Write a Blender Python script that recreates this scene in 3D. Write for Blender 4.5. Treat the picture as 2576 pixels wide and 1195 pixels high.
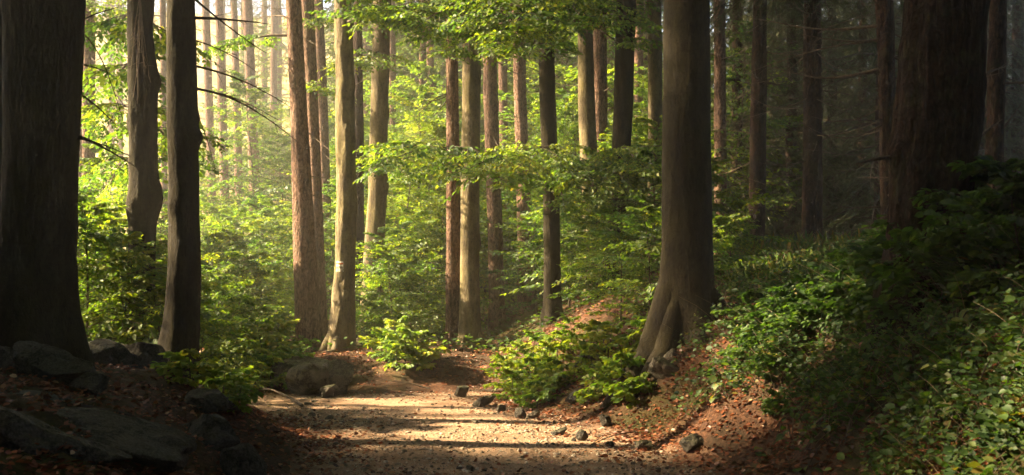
import bpy, math, random
import numpy as np
from mathutils import Vector, Matrix

for o in list(bpy.data.objects):
    bpy.data.objects.remove(o, do_unlink=True)
SC = bpy.context.scene
COL = SC.collection

# ------------------------------------------------------------------ camera, sky, sun, exposure
F, W2, HV, CU, EYE = 2762.0, 2575.0, 730.0, 1287.5, 1.5
cam = bpy.data.cameras.new('camera')
cam.sensor_width = 36.0
cam.lens = 36.0 * F / W2
cam.shift_y = 132.5 / W2
cam.clip_end = 1000
cam.dof.use_dof = True
cam.dof.focus_distance = 16.0
cam.dof.aperture_fstop = 5.6
cam_o = bpy.data.objects.new('camera', cam)
cam_o.location = (0, 0, EYE)
cam_o.rotation_euler = (math.pi / 2, 0, 0)
COL.objects.link(cam_o)
SC.camera = cam_o

SUN_EL, SUN_AZ = math.radians(33), math.radians(-83)
world = bpy.data.worlds.new('World')
SC.world = world
world.use_nodes = True
wn = world.node_tree
sky = wn.nodes.new('ShaderNodeTexSky')
sky.sky_type = 'NISHITA'
sky.sun_disc = False
sky.sun_elevation = SUN_EL
sky.sun_rotation = SUN_AZ
sky.dust_density = 2.0
wn.links.new(sky.outputs[0], wn.nodes['Background'].inputs[0])
wn.nodes['Background'].inputs[1].default_value = 0.055
sun = bpy.data.lights.new('sun', 'SUN')
sun.energy = 5.0
sun.angle = math.radians(1.6)
sun.color = (1.0, 0.785, 0.47)
sun_o = bpy.data.objects.new('sun', sun)
SUND = Vector((math.sin(SUN_AZ) * math.cos(SUN_EL), math.cos(SUN_AZ) * math.cos(SUN_EL), math.sin(SUN_EL)))
sun_o.rotation_euler = SUND.to_track_quat('Z', 'Y').to_euler()
sun_o.location = SUND * 60
COL.objects.link(sun_o)
SC.view_settings.view_transform = 'Standard'
SC.view_settings.look = 'None'
SC.view_settings.gamma = 1.0
SC.view_settings.exposure = 3.35
SC.view_settings.use_curve_mapping = False
SC.render.engine = 'CYCLES'
cy = SC.cycles
cy.use_denoising = True
cy.use_adaptive_sampling = True
cy.adaptive_threshold = 0.02
cy.max_bounces = 5
cy.diffuse_bounces = 1
cy.glossy_bounces = 2
cy.transmission_bounces = 4
cy.volume_bounces = 1
cy.transparent_max_bounces = 4
cy.caustics_reflective = False
cy.caustics_refractive = False
cy.sample_clamp_indirect = 6.0

# ------------------------------------------------------------------ numeric helpers
RNG = np.random.default_rng(11)
random.seed(5)


def _hash(ix, iy, iz):
    h = (ix.astype(np.int64) * 374761393 + iy.astype(np.int64) * 668265263 + iz.astype(np.int64) * 2147483647) & 0xFFFFFFFF
    h = ((h ^ (h >> 13)) * 1274126177) & 0xFFFFFFFF
    h = ((h ^ (h >> 16)) * 2246822519) & 0xFFFFFFFF
    return ((h ^ (h >> 15)) & 0xFFFFFF) / float(0xFFFFFF)


def vnoise(x, y, z=0.0):
    x, y, z = np.broadcast_arrays(np.asarray(x, float), np.asarray(y, float), np.asarray(z, float))
    fx, fy, fz = np.floor(x), np.floor(y), np.floor(z)
    tx, ty, tz = x - fx, y - fy, z - fz
    tx, ty, tz = tx * tx * (3 - 2 * tx), ty * ty * (3 - 2 * ty), tz * tz * (3 - 2 * tz)
    r = 0
    for a in (0, 1):
        for b in (0, 1):
            for c in (0, 1):
                w = (tx if a else 1 - tx) * (ty if b else 1 - ty) * (tz if c else 1 - tz)
                r = r + w * _hash(fx + a, fy + b, fz + c)
    return r * 2 - 1


def fbm(x, y, z=0.0, o=4):
    r, a = 0, 1.0
    for i in range(o):
        r = r + a * vnoise(x * 2 ** i + 17 * i, y * 2 ** i + 5 * i, np.asarray(z) * 2 ** i + 3 * i)
        a *= 0.5
    return r


def sstep(t, a, b):
    t = np.clip((t - a) / (b - a), 0, 1)
    return t * t * (3 - 2 * t)


def unit(v):
    return v / np.maximum(np.linalg.norm(v, axis=-1, keepdims=True), 1e-9)


def at(u, v, Y):
    return np.array([(u - CU) / F * Y, Y, EYE - (v - HV) / F * Y])


def X_of(u, Y):
    return (u - CU) / F * Y


# ------------------------------------------------------------------ terrain height
def path_edges(y):
    xr = np.interp(y, [-20, 0, 5, 9, 11, 13, 15, 18, 25, 30, 60], [1.5, 1.5, 1.5, 1.75, 1.25, .55, -.15, -.3, -.7, -1.2, 2])
    xl = np.interp(y, [-20, 0, 6, 9, 11, 12.5, 14, 16], [-1.4, -1.4, -1.45, -1.7, -2.1, -2.6, -3.4, -4.5])
    return xl, xr


def far_edge(x):
    return np.interp(x, [-30, -6, -3.5, -1.5, -.6, .3, 2], [18, 17.2, 16.1, 16.0, 16.4, 16.0, 15.6])


def H(x, y, detail=True):
    x = np.asarray(x, float)
    y = np.asarray(y, float)
    xl, xr = path_edges(y)
    wob = .22 * vnoise(x * .0 + y * .9, y * .0 + 3.3)
    dR = np.maximum(x - xr + wob, 0)
    aR = np.interp(y, [0, 9, 13, 20, 30, 60], [2.4, 2.4, 2.0, 1.7, 1.3, .8])
    sR = np.interp(y, [0, 9, 13], [1.5, 1.5, 2.2])
    h = aR * (1 - np.exp(-(dR / sR) ** 1.5))
    dL = np.maximum(xl - x + wob, 0)
    aL = np.interp(y, [0, 7, 9, 11, 12.5], [.8, .85, .95, .74, .6])
    h = h + aL * (1 - np.exp(-(dL / .95) ** 1.4)) * (1 - sstep(y, 12.2, 13.9))
    fe = far_edge(x)
    h = h + .40 * sstep(y, fe, fe + 2.0)
    yy = np.maximum(y - 28, 0)
    hill = .10 * yy + .42 * np.logaddexp(0, (y - 47) / 3.0) * 3.0
    hill = np.minimum(hill, 22.0 + 0.02 * yy)
    h = h + hill * np.interp(x, [-200, 0, 25, 200], [1, 1, .55, .5])
    if detail:
        off = np.clip(np.maximum(dR, dL) / .5, 0, 1)
        off = np.maximum(off, sstep(y, fe - .3, fe + .8))
        h = h + off * (.10 * fbm(x * .8, y * .8, 1.7, 4) + .045 * fbm(x * 3.7, y * 3.7, 9.1, 3) + .016 * fbm(x * 11, y * 11, 5.1, 2)) + (1 - off) * .012 * fbm(x * 2.5, y * 1.6, 2.2, 3)
        h = h + .6 * fbm(x * .11, y * .11, 4.4, 2) * sstep(y, 30, 50)
    return h


def Hs(x, y):
    return float(H(np.array([x]), np.array([y]))[0])


def ground_at(u, v):
    Y = np.arange(3.5, 60, .04)
    x = (u - CU) / F * Y
    z = EYE - (v - HV) / F * Y
    hit = np.nonzero(H(x, Y) >= z)[0]
    i = hit[0] if len(hit) else len(Y) - 1
    return x[i], Y[i], Hs(x[i], Y[i])


# ------------------------------------------------------------------ mesh building
class MB:
    def __init__(self):
        self.v, self.q, self.t, self.a, self.qm, self.tm, self.n = [], [], [], [], [], [], 0

    def add(self, v, quads=None, tris=None, tint=.5, mat=0):
        v = np.asarray(v, float).reshape(-1, 3)
        if quads is not None and len(quads):
            self.q.append(np.asarray(quads) + self.n)
            self.qm.append(np.full(len(quads), mat))
        if tris is not None and len(tris):
            self.t.append(np.asarray(tris) + self.n)
            self.tm.append(np.full(len(tris), mat))
        self.v.append(v)
        self.a.append(np.broadcast_to(np.asarray(tint, float), (len(v),)))
        self.n += len(v)

    def mesh(self, name, mats, smooth=True):
        me = bpy.data.meshes.new(name)
        if not self.v:
            return me
        v = np.concatenate(self.v)
        q = np.concatenate(self.q) if self.q else np.zeros((0, 4), int)
        t = np.concatenate(self.t) if self.t else np.zeros((0, 3), int)
        mi = np.concatenate(self.qm + self.tm)
        loops = np.concatenate([q.ravel(), t.ravel()]).astype(np.int32)
        starts = np.concatenate([np.arange(len(q)) * 4, len(q) * 4 + np.arange(len(t)) * 3]).astype(np.int32)
        me.vertices.add(len(v))
        me.vertices.foreach_set('co', v.astype(np.float32).ravel())
        me.loops.add(len(loops))
        me.loops.foreach_set('vertex_index', loops)
        me.polygons.add(len(starts))
        me.polygons.foreach_set('loop_start', starts)
        me.polygons.foreach_set('material_index', mi.astype(np.int32))
        me.polygons.foreach_set('use_smooth', np.full(len(starts), smooth))
        me.update(calc_edges=True)
        at_ = me.attributes.new('tint', 'FLOAT', 'POINT')
        at_.data.foreach_set('value', np.concatenate(self.a).astype(np.float32))
        for m in (mats if isinstance(mats, (list, tuple)) else [mats]):
            me.materials.append(m)
        me.validate()
        return me


def link(name, data, parent=None, loc=(0, 0, 0), rot=(0, 0, 0), scale=(1, 1, 1)):
    o = bpy.data.objects.new(name, data)
    COL.objects.link(o)
    o.location, o.rotation_euler, o.scale = loc, rot, scale
    if parent:
        o.parent = parent
    return o


def tag(o, label=None, cat=None, group=None, kind=None):
    if label:
        o['label'] = label
    if cat:
        o['category'] = cat
    if group:
        o['group'] = group
    if kind:
        o['kind'] = kind
    return o


def tube(mb, pts, rad, sides=6, tint=.5, mat=0, cap=True):
    pts = np.asarray(pts, float)
    n = len(pts)
    rad = np.broadcast_to(np.asarray(rad, float), (n,))
    d = unit(np.gradient(pts, axis=0))
    ref = np.array([0, 0, 1.0]) if abs(d[0, 2]) < .8 else np.array([1.0, 0, 0])
    s = unit(np.cross(d, ref))
    b = np.cross(s, d)
    an = np.arange(sides) * 2 * math.pi / sides
    v = pts[:, None, :] + rad[:, None, None] * (np.cos(an)[None, :, None] * s[:, None, :] + np.sin(an)[None, :, None] * b[:, None, :])
    v = v.reshape(-1, 3)
    i, j = np.meshgrid(np.arange(n - 1), np.arange(sides), indexing='ij')
    j2 = (j + 1) % sides
    q = np.stack([i * sides + j, i * sides + j2, (i + 1) * sides + j2, (i + 1) * sides + j], -1).reshape(-1, 4)
    mb.add(v, q, None, tint, mat)
    if cap and rad[-1] > .004:
        k = (n - 1) * sides
        mb.add(np.vstack([v[k:], pts[-1:] + d[-1:] * rad[-1] * .3]), None, [(a, (a + 1) % sides, sides) for a in range(sides)], tint, mat)


LEAF_A = np.array([0, .28, .68, 1.0, .68, .28])
LEAF_B = np.array([0, .30, .27, 0, -.27, -.30])
LEAF_C = np.array([0, .07, .05, -.10, .05, .07])


def leaves(mb, P, D, N, S, tint, mat=0, width=1.0):
    P, D, N = np.asarray(P), unit(np.asarray(D)), np.asarray(N)
    side = unit(np.cross(N, D))
    N = np.cross(D, side)
    S = np.asarray(S)[:, None, None]
    v = P[:, None, :] + S * (LEAF_A[None, :, None] * D[:, None, :] + width * LEAF_B[None, :, None] * side[:, None, :] + LEAF_C[None, :, None] * N[:, None, :])
    n = len(P)
    k = np.arange(n)[:, None] * 6
    q = np.concatenate([k + np.array([[0, 1, 2, 3]]), k + np.array([[0, 3, 4, 5]])])
    mb.add(v.reshape(-1, 3), q, None, np.repeat(np.asarray(tint), 6), mat)


def rotz(a):
    c, s = math.cos(a), math.sin(a)
    return np.array([[c, -s, 0], [s, c, 0], [0, 0, 1.0]])


def roty(a):
    c, s = math.cos(a), math.sin(a)
    return np.array([[c, 0, s], [0, 1.0, 0], [-s, 0, c]])


def rotx(a):
    c, s = math.cos(a), math.sin(a)
    return np.array([[1.0, 0, 0], [0, c, -s], [0, s, c]])


# ------------------------------------------------------------------ materials
def nodes_of(name):
    m = bpy.data.materials.new(name)
    m.use_nodes = True
    nt = m.node_tree
    nt.nodes.clear()
    out = nt.nodes.new('ShaderNodeOutputMaterial')
    return m, nt, out


def ramp(nt, fac, stops):
    r = nt.nodes.new('ShaderNodeValToRGB')
    e = r.color_ramp.elements
    while len(e) < len(stops):
        e.new(.5)
    for i, (p, c) in enumerate(stops):
        e[i].position = p
        e[i].color = (*c, 1)
    nt.links.new(fac, r.inputs[0])
    return r.outputs[0]


def noise_tex(nt, vec, scale, detail=4, rough=.6):
    n = nt.nodes.new('ShaderNodeTexNoise')
    n.inputs['Scale'].default_value = scale
    n.inputs['Detail'].default_value = detail
    n.inputs['Roughness'].default_value = rough
    if vec is not None:
        nt.links.new(vec, n.inputs['Vector'])
    return n.outputs['Fac']


def mapping(nt, scale, src='Object'):
    tc = nt.nodes.new('ShaderNodeTexCoord')
    mp = nt.nodes.new('ShaderNodeMapping')
    mp.inputs['Scale'].default_value = scale
    nt.links.new(tc.outputs[src], mp.inputs[0])
    return mp.outputs[0]


def mix_rgb(nt, fac, a, b, mode='MIX'):
    m = nt.nodes.new('ShaderNodeMix')
    m.data_type = 'RGBA'
    m.blend_type = mode
    for val, idx in ((fac, 0), (a, 6), (b, 7)):
        if isinstance(val, (int, float)):
            m.inputs[idx].default_value = val
        elif isinstance(val, tuple):
            m.inputs[idx].default_value = (*val, 1)
        else:
            nt.links.new(val, m.inputs[idx])
    return m.outputs[2]


def math_n(nt, op, a, b=0.0):
    m = nt.nodes.new('ShaderNodeMath')
    m.operation = op
    for val, idx in ((a, 0), (b, 1)):
        if isinstance(val, (int, float)):
            m.inputs[idx].default_value = val
        else:
            nt.links.new(val, m.inputs[idx])
    return m.outputs[0]


def finish(nt, out, col, rough=.85, bump=None, bump_s=.5, bump_d=.02, spec=.25):
    p = nt.nodes.new('ShaderNodeBsdfPrincipled')
    if isinstance(col, tuple):
        p.inputs['Base Color'].default_value = (*col, 1)
    else:
        nt.links.new(col, p.inputs['Base Color'])
    p.inputs['Roughness'].default_value = rough
    p.inputs['Specular IOR Level'].default_value = spec
    if bump is not None:
        b = nt.nodes.new('ShaderNodeBump')
        b.inputs['Strength'].default_value = bump_s
        b.inputs['Distance'].default_value = bump_d
        nt.links.new(bump, b.inputs['Height'])
        nt.links.new(b.outputs[0], p.inputs['Normal'])
    nt.links.new(p.outputs[0], out.inputs[0])


def leaf_mat(name, stops, trans, tmix=.5, gloss=.06, rough=.45, blotch=0):
    m, nt, out = nodes_of(name)
    a = nt.nodes.new('ShaderNodeAttribute')
    a.attribute_name = 'tint'
    oi = nt.nodes.new('ShaderNodeObjectInfo')
    f = math_n(nt, 'ADD', a.outputs['Fac'], math_n(nt, 'MULTIPLY', math_n(nt, 'SUBTRACT', oi.outputs['Random'], .5), .25))
    c = ramp(nt, f, stops)
    if blotch:
        c = mix_rgb(nt, 1.0, c, ramp(nt, noise_tex(nt, mapping(nt, (1, 1, 1), 'Generated' if blotch == 1 else 'Object'), blotch, 5, .7), [(.35, (.45, .5, .5)), (.6, (1, 1, 1))]), 'MULTIPLY')
    d = nt.nodes.new('ShaderNodeBsdfDiffuse')
    nt.links.new(c, d.inputs[0])
    t = nt.nodes.new('ShaderNodeBsdfTranslucent')
    tc = mix_rgb(nt, 1.0, c, trans, 'MULTIPLY')
    nt.links.new(tc, t.inputs[0])
    ms = nt.nodes.new('ShaderNodeMixShader')
    ms.inputs[0].default_value = tmix
    nt.links.new(d.outputs[0], ms.inputs[1])
    nt.links.new(t.outputs[0], ms.inputs[2])
    g = nt.nodes.new('ShaderNodeBsdfGlossy')
    g.inputs['Roughness'].default_value = rough
    ms2 = nt.nodes.new('ShaderNodeMixShader')
    ms2.inputs[0].default_value = gloss
    nt.links.new(ms.outputs[0], ms2.inputs[1])
    nt.links.new(g.outputs[0], ms2.inputs[2])
    nt.links.new(ms2.outputs[0], out.inputs[0])
    return m


def bark_mat(name, kind, tone=1.0):
    m, nt, out = nodes_of(name)
    if kind == 'beech':
        n1 = noise_tex(nt, mapping(nt, (5, 5, 1.6)), 1.3, 8, .7)
        col = ramp(nt, n1, [(.25, (.055, .042, .030)), (.48, (.13, .10, .062)), (.60, (.20, .16, .095)), (.78, (.28, .24, .165))])
        n2 = noise_tex(nt, mapping(nt, (2, 2, .7)), 2.0, 6, .7)
        mossf = ramp(nt, n2, [(.45, (0, 0, 0)), (.66, (1, 1, 1))])
        col = mix_rgb(nt, math_n(nt, 'MULTIPLY', mossf, .55), col, (.16, .135, .034))
        n3 = noise_tex(nt, mapping(nt, (3, 3, 26)), 2.0, 3, .6)
        col = mix_rgb(nt, math_n(nt, 'MULTIPLY', ramp(nt, n3, [(.56, (0, 0, 0)), (.72, (1, 1, 1))]), .3), col, (.035, .027, .02))
        fine = noise_tex(nt, mapping(nt, (34, 34, 16)), 1.0, 6, .72)
        col = mix_rgb(nt, .8, col, mix_rgb(nt, 1.0, col, ramp(nt, fine, [(.32, (.35, .34, .33)), (.5, (1, 1, 1)), (.66, (1.0, 1.0, 1.0))]), 'MULTIPLY'))
        lich = ramp(nt, noise_tex(nt, mapping(nt, (9, 9, 9)), 1.0, 7, .75), [(.60, (0, 0, 0)), (.68, (1, 1, 1))])
        col = mix_rgb(nt, math_n(nt, 'MULTIPLY', lich, .45), col, (.19, .18, .13))
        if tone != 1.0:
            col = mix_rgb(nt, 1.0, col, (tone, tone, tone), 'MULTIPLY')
        b = math_n(nt, 'ADD', fine, math_n(nt, 'MULTIPLY', n1, 1.2))
        finish(nt, out, col, .9, b, 1.0, .022, .15)
    else:
        warp = noise_tex(nt, mapping(nt, (6, 6, 6)), 1.0, 4, .6)
        vm = nt.nodes.new('ShaderNodeVectorMath')
        vm.operation = 'ADD'
        nt.links.new(mapping(nt, (34, 34, 15)), vm.inputs[0])
        cmb = nt.nodes.new('ShaderNodeCombineXYZ')
        for q in range(3):
            nt.links.new(math_n(nt, 'MULTIPLY', warp, 3.5), cmb.inputs[q])
        nt.links.new(cmb.outputs[0], vm.inputs[1])
        vo = nt.nodes.new('ShaderNodeTexVoronoi')
        vo.feature = 'F1'
        vo.inputs['Scale'].default_value = 1.0
        vo.inputs['Randomness'].default_value = 1.0
        nt.links.new(vm.outputs[0], vo.inputs['Vector'])
        edge = vo.outputs['Distance']
        fis = noise_tex(nt, mapping(nt, (16, 16, 3.2)), 1.0, 7, .72)
        fine = noise_tex(nt, mapping(nt, (70, 70, 40)), 1.0, 4, .7)
        big = noise_tex(nt, mapping(nt, (3, 3, 1.0)), 1.4, 4, .6)
        base = ramp(nt, big, [(.3, (.16, .09, .062)), (.55, (.26, .155, .11)), (.75, (.33, .225, .165))])
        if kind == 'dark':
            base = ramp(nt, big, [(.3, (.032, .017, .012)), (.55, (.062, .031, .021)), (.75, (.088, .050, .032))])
        if kind == 'spruce_shaded':
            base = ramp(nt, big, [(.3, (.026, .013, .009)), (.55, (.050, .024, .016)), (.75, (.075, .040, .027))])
        col = mix_rgb(nt, 1.0, base, ramp(nt, edge, [(.3, (1, 1, 1)), (.85, (.35, .32, .30))]), 'MULTIPLY')
        col = mix_rgb(nt, 1.0, col, ramp(nt, fis, [(.34, (.30, .27, .26)), (.52, (1, 1, 1))]), 'MULTIPLY')
        col = mix_rgb(nt, 1.0, col, ramp(nt, fine, [(.3, (.6, .6, .6)), (.6, (1, 1, 1))]), 'MULTIPLY')
        moss = ramp(nt, noise_tex(nt, mapping(nt, (4, 4, 3)), 1.0, 6, .7), [(.52, (0, 0, 0)), (.66, (1, 1, 1))])
        col = mix_rgb(nt, math_n(nt, 'MULTIPLY', moss, .35), col, (.085, .085, .04))
        b = math_n(nt, 'SUBTRACT', math_n(nt, 'ADD', math_n(nt, 'MULTIPLY', fis, 1.6), math_n(nt, 'MULTIPLY', fine, .4)), math_n(nt, 'MULTIPLY', edge, .6))
        finish(nt, out, col, .92, b, 1.0, .035, .15)
    return m


def ground_mat():
    m, nt, out = nodes_of('leaf_litter_soil')
    tc = nt.nodes.new('ShaderNodeTexCoord')
    p = tc.outputs['Object']
    n1 = noise_tex(nt, p, 1.1, 8, .7)
    n2 = noise_tex(nt, p, 26, 8, .8)
    n3 = noise_tex(nt, p, .5, 5, .6)
    litter = ramp(nt, n2, [(.30, (.02, .012, .009)), (.45, (.065, .034, .022)), (.55, (.125, .058, .034)), (.70, (.21, .12, .07))])
    soil = ramp(nt, n2, [(.3, (.022, .016, .011)), (.7, (.095, .062, .04))])
    col = mix_rgb(nt, ramp(nt, n1, [(.40, (0, 0, 0)), (.56, (1, 1, 1))]), soil, litter)
    moss = ramp(nt, noise_tex(nt, p, 55, 3, .6), [(.3, (.018, .028, .008)), (.7, (.085, .10, .025))])
    sep = nt.nodes.new('ShaderNodeSeparateXYZ')
    nt.links.new(p, sep.inputs[0])
    # mossy, grassy cover grows on the bank beside the path and over the far hillside
    far = nt.nodes.new('ShaderNodeMapRange')
    far.inputs[1].default_value, far.inputs[2].default_value = 30, 44
    nt.links.new(sep.outputs['Y'], far.inputs[0])
    mf = ramp(nt, n3, [(.47, (0, 0, 0)), (.62, (1, 1, 1))])
    col = mix_rgb(nt, math_n(nt, 'MULTIPLY', mf, .6), col, moss)
    straw = ramp(nt, noise_tex(nt, p, 1.6, 8, .7), [(.3, (.10, .085, .03)), (.5, (.30, .24, .10)), (.7, (.42, .36, .18))])
    col = mix_rgb(nt, far.outputs[0], col, straw)
    b = math_n(nt, 'ADD', n2, math_n(nt, 'MULTIPLY', noise_tex(nt, p, 70, 4, .7), .5))
    finish(nt, out, col, .95, b, .8, .05, .1)
    return m


def path_mat():
    m, nt, out = nodes_of('gravel_path_surface')
    tc = nt.nodes.new('ShaderNodeTexCoord')
    p = tc.outputs['Object']
    n1 = noise_tex(nt, p, 1.4, 6, .65)
    n2 = noise_tex(nt, p, 38, 6, .75)
    n4 = noise_tex(nt, mapping(nt, (1.0, 6.0, 1), 'Object'), .9, 5, .6)
    base = ramp(nt, n2, [(.28, (.12, .082, .055)), (.46, (.28, .182, .122)), (.58, (.38, .262, .178)), (.75, (.48, .365, .27))])
    dirt = ramp(nt, n2, [(.3, (.085, .05, .032)), (.65, (.21, .115, .068))])
    col = mix_rgb(nt, ramp(nt, n1, [(.42, (0, 0, 0)), (.66, (.8, .8, .8))]), base, dirt)
    col = mix_rgb(nt, math_n(nt, 'MULTIPLY', n4, .25), col, (.25, .165, .10))
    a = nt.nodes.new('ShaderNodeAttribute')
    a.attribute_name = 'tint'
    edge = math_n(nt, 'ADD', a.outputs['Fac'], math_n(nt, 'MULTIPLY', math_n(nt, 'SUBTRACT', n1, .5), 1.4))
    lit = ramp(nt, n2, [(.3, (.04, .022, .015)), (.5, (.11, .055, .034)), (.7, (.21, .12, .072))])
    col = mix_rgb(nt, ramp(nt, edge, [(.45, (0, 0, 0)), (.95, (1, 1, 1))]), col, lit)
    b = math_n(nt, 'ADD', n2, math_n(nt, 'MULTIPLY', noise_tex(nt, p, 90, 3, .7), .6))
    finish(nt, out, col, .95, b, .7, .03, .1)
    return m


def rock_mat(name, c0, c1, moss=.5):
    m, nt, out = nodes_of(name)
    tc = nt.nodes.new('ShaderNodeTexCoord')
    p = tc.outputs['Object']
    n1 = noise_tex(nt, p, 5, 8, .7)
    col = ramp(nt, n1, [(.3, c0), (.7, c1)])
    sp = noise_tex(nt, p, 60, 3, .6)
    col = mix_rgb(nt, .35, col, ramp(nt, sp, [(.3, (.02, .018, .016)), (.7, (.20, .175, .14))]))
    geo = nt.nodes.new('ShaderNodeNewGeometry')
    sep = nt.nodes.new('ShaderNodeSeparateXYZ')
    nt.links.new(geo.outputs['Normal'], sep.inputs[0])
    up = math_n(nt, 'ADD', sep.outputs['Z'], math_n(nt, 'SUBTRACT', noise_tex(nt, p, 3, 5, .6), .5))
    mf = ramp(nt, up, [(.55, (0, 0, 0)), (.85, (moss, moss, moss))])
    col = mix_rgb(nt, mf, col, ramp(nt, sp, [(.3, (.035, .04, .012)), (.7, (.12, .115, .045))]))
    wv = noise_tex(nt, p, 2.2, 8, .75)
    crk = ramp(nt, math_n(nt, 'ABSOLUTE', math_n(nt, 'SUBTRACT', wv, .5)), [(.0, (.25, .25, .25)), (.03, (1, 1, 1))])
    col = mix_rgb(nt, .8, col, mix_rgb(nt, 1.0, col, crk, 'MULTIPLY'))
    b = math_n(nt, 'ADD', math_n(nt, 'MULTIPLY', n1, 1.5), math_n(nt, 'ADD', math_n(nt, 'MULTIPLY', sp, .3), math_n(nt, 'MULTIPLY', crk, .4)))
    finish(nt, out, col, .9, b, 1.0, .05, .2)
    return m


def plain_mat(name, stops, scale=20, rough=.85, bump=.4, src='Object'):
    m, nt, out = nodes_of(name)
    tc = nt.nodes.new('ShaderNodeTexCoord')
    n = noise_tex(nt, tc.outputs[src], scale, 5, .65)
    finish(nt, out, ramp(nt, n, stops), rough, n, bump, .01, .2)
    return m


def tint_mat(name, stops, rough=.85, trans=0.0):
    m, nt, out = nodes_of(name)
    a = nt.nodes.new('ShaderNodeAttribute')
    a.attribute_name = 'tint'
    finish(nt, out, ramp(nt, a.outputs['Fac'], stops), rough, None, spec=.15)
    return m


M = {}
M['beech'] = bark_mat('beech_bark', 'beech')
M['beech_shaded'] = bark_mat('dark_shaded_beech_bark', 'beech', .22)  # darker bark, tone lowered further to paint shade onto the near trunks
M['pine'] = bark_mat('spruce_bark', 'spruce')
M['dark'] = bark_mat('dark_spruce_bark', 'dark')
M['spruce_shaded'] = bark_mat('shaded_spruce_bark', 'spruce_shaded')  # dark spruce bark copied darker, shade painted in for the huge near trunk
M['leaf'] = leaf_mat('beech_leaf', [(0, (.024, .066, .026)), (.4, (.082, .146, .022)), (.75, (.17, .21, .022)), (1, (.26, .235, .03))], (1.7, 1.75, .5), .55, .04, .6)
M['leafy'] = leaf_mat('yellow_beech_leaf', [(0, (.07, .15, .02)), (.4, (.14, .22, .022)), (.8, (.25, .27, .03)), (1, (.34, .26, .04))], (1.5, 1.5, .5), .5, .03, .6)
M['leafw'] = leaf_mat('bank_leaf', [(0, (.02, .05, .016)), (.4, (.05, .11, .02)), (.75, (.10, .17, .03)), (.96, (.17, .18, .03)), (1, (.22, .15, .03))], (1.35, 1.4, .5), .5, .035, .6, 14)
M['fern'] = leaf_mat('fern_green', [(0, (.02, .055, .015)), (.5, (.055, .11, .022)), (1, (.14, .16, .03))], (1.2, 1.2, .5), .5, .05, .5, 14)
M['needle'] = leaf_mat('spruce_needle', [(0, (.018, .032, .012)), (.5, (.045, .065, .02)), (1, (.09, .085, .03))], (1.3, 1.25, .6), .3, .05)
M['litter'] = leaf_mat('fallen_leaf', [(0, (.05, .018, .010)), (.35, (.14, .045, .022)), (.65, (.25, .085, .035)), (.9, (.34, .19, .09)), (1, (.40, .28, .16))], (1.1, .9, .8), .15, .04)
M['dry'] = leaf_mat('dry_stem', [(0, (.06, .035, .02)), (.5, (.17, .115, .06)), (1, (.30, .23, .13))], (1, 1, 1), .2, .05)
M['wood'] = plain_mat('twig_wood', [(.3, (.035, .026, .019)), (.7, (.085, .062, .042))], 30)
M['deadwood'] = plain_mat('dead_wood', [(.3, (.06, .042, .03)), (.7, (.16, .115, .08))], 25)
M['ground'] = ground_mat()
M['path'] = path_mat()
M['rock'] = rock_mat('mossy_rock', (.035, .03, .024), (.12, .10, .075), .65)
M['boulder'] = rock_mat('boulder_rock', (.07, .06, .048), (.22, .185, .14), .6)
M['rockd'] = rock_mat('dark_rock', (.018, .016, .014), (.055, .048, .04), .3)
M['stone'] = rock_mat('path_stone', (.085, .07, .055), (.22, .18, .135), .15)
M['gravel'] = tint_mat('gravel', [(0, (.06, .05, .045)), (.4, (.17, .135, .10)), (.8, (.33, .27, .20)), (1, (.45, .39, .31))], .9)
M['paintw'] = plain_mat('weathered_white_paint', [(.35, (.42, .36, .29)), (.6, (.74, .68, .58))], 18, .6, .2)
M['painto'] = plain_mat('weathered_orange_paint', [(.35, (.42, .10, .03)), (.65, (.62, .16, .04))], 18, .6, .2)
M['paintf'] = plain_mat('faded_white_paint', [(.40, (.17, .135, .095)), (.56, (.46, .40, .33))], 16, .7, .3)

# ------------------------------------------------------------------ ground sheet and path
gx = np.concatenate([np.linspace(-160, -22, 46), np.linspace(-21, -9, 60)[:-1], np.linspace(-9, 9, 235), np.linspace(9, 21, 60)[1:], np.linspace(22, 160, 46)])
gy = np.concatenate([np.linspace(-60, 1, 24), np.linspace(1.4, 22, 265), np.linspace(22.3, 50, 90), np.linspace(51, 170, 80)])
GX, GY = np.meshgrid(gx, gy, indexing='ij')
GZ = H(GX, GY)
_xl, _xr = path_edges(GY)
inp = (GX > _xl + .1) & (GX < _xr - .1) & (GY < far_edge(GX) - .1)
inp |= (GY > 13.9) & (GY < far_edge(GX) - .1) & (GX < _xr - .1) & (GX > -25)
GZ = np.where(inp, GZ - .03, GZ)
mb = MB()
nx, ny = GX.shape
I, J = np.meshgrid(np.arange(nx - 1), np.arange(ny - 1), indexing='ij')
mb.add(np.stack([GX, GY, GZ], -1), np.stack([I * ny + J, (I + 1) * ny + J, (I + 1) * ny + J + 1, I * ny + J + 1], -1).reshape(-1, 4))
tag(link('ground', mb.mesh('ground', M['ground'])), kind='structure')

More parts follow.
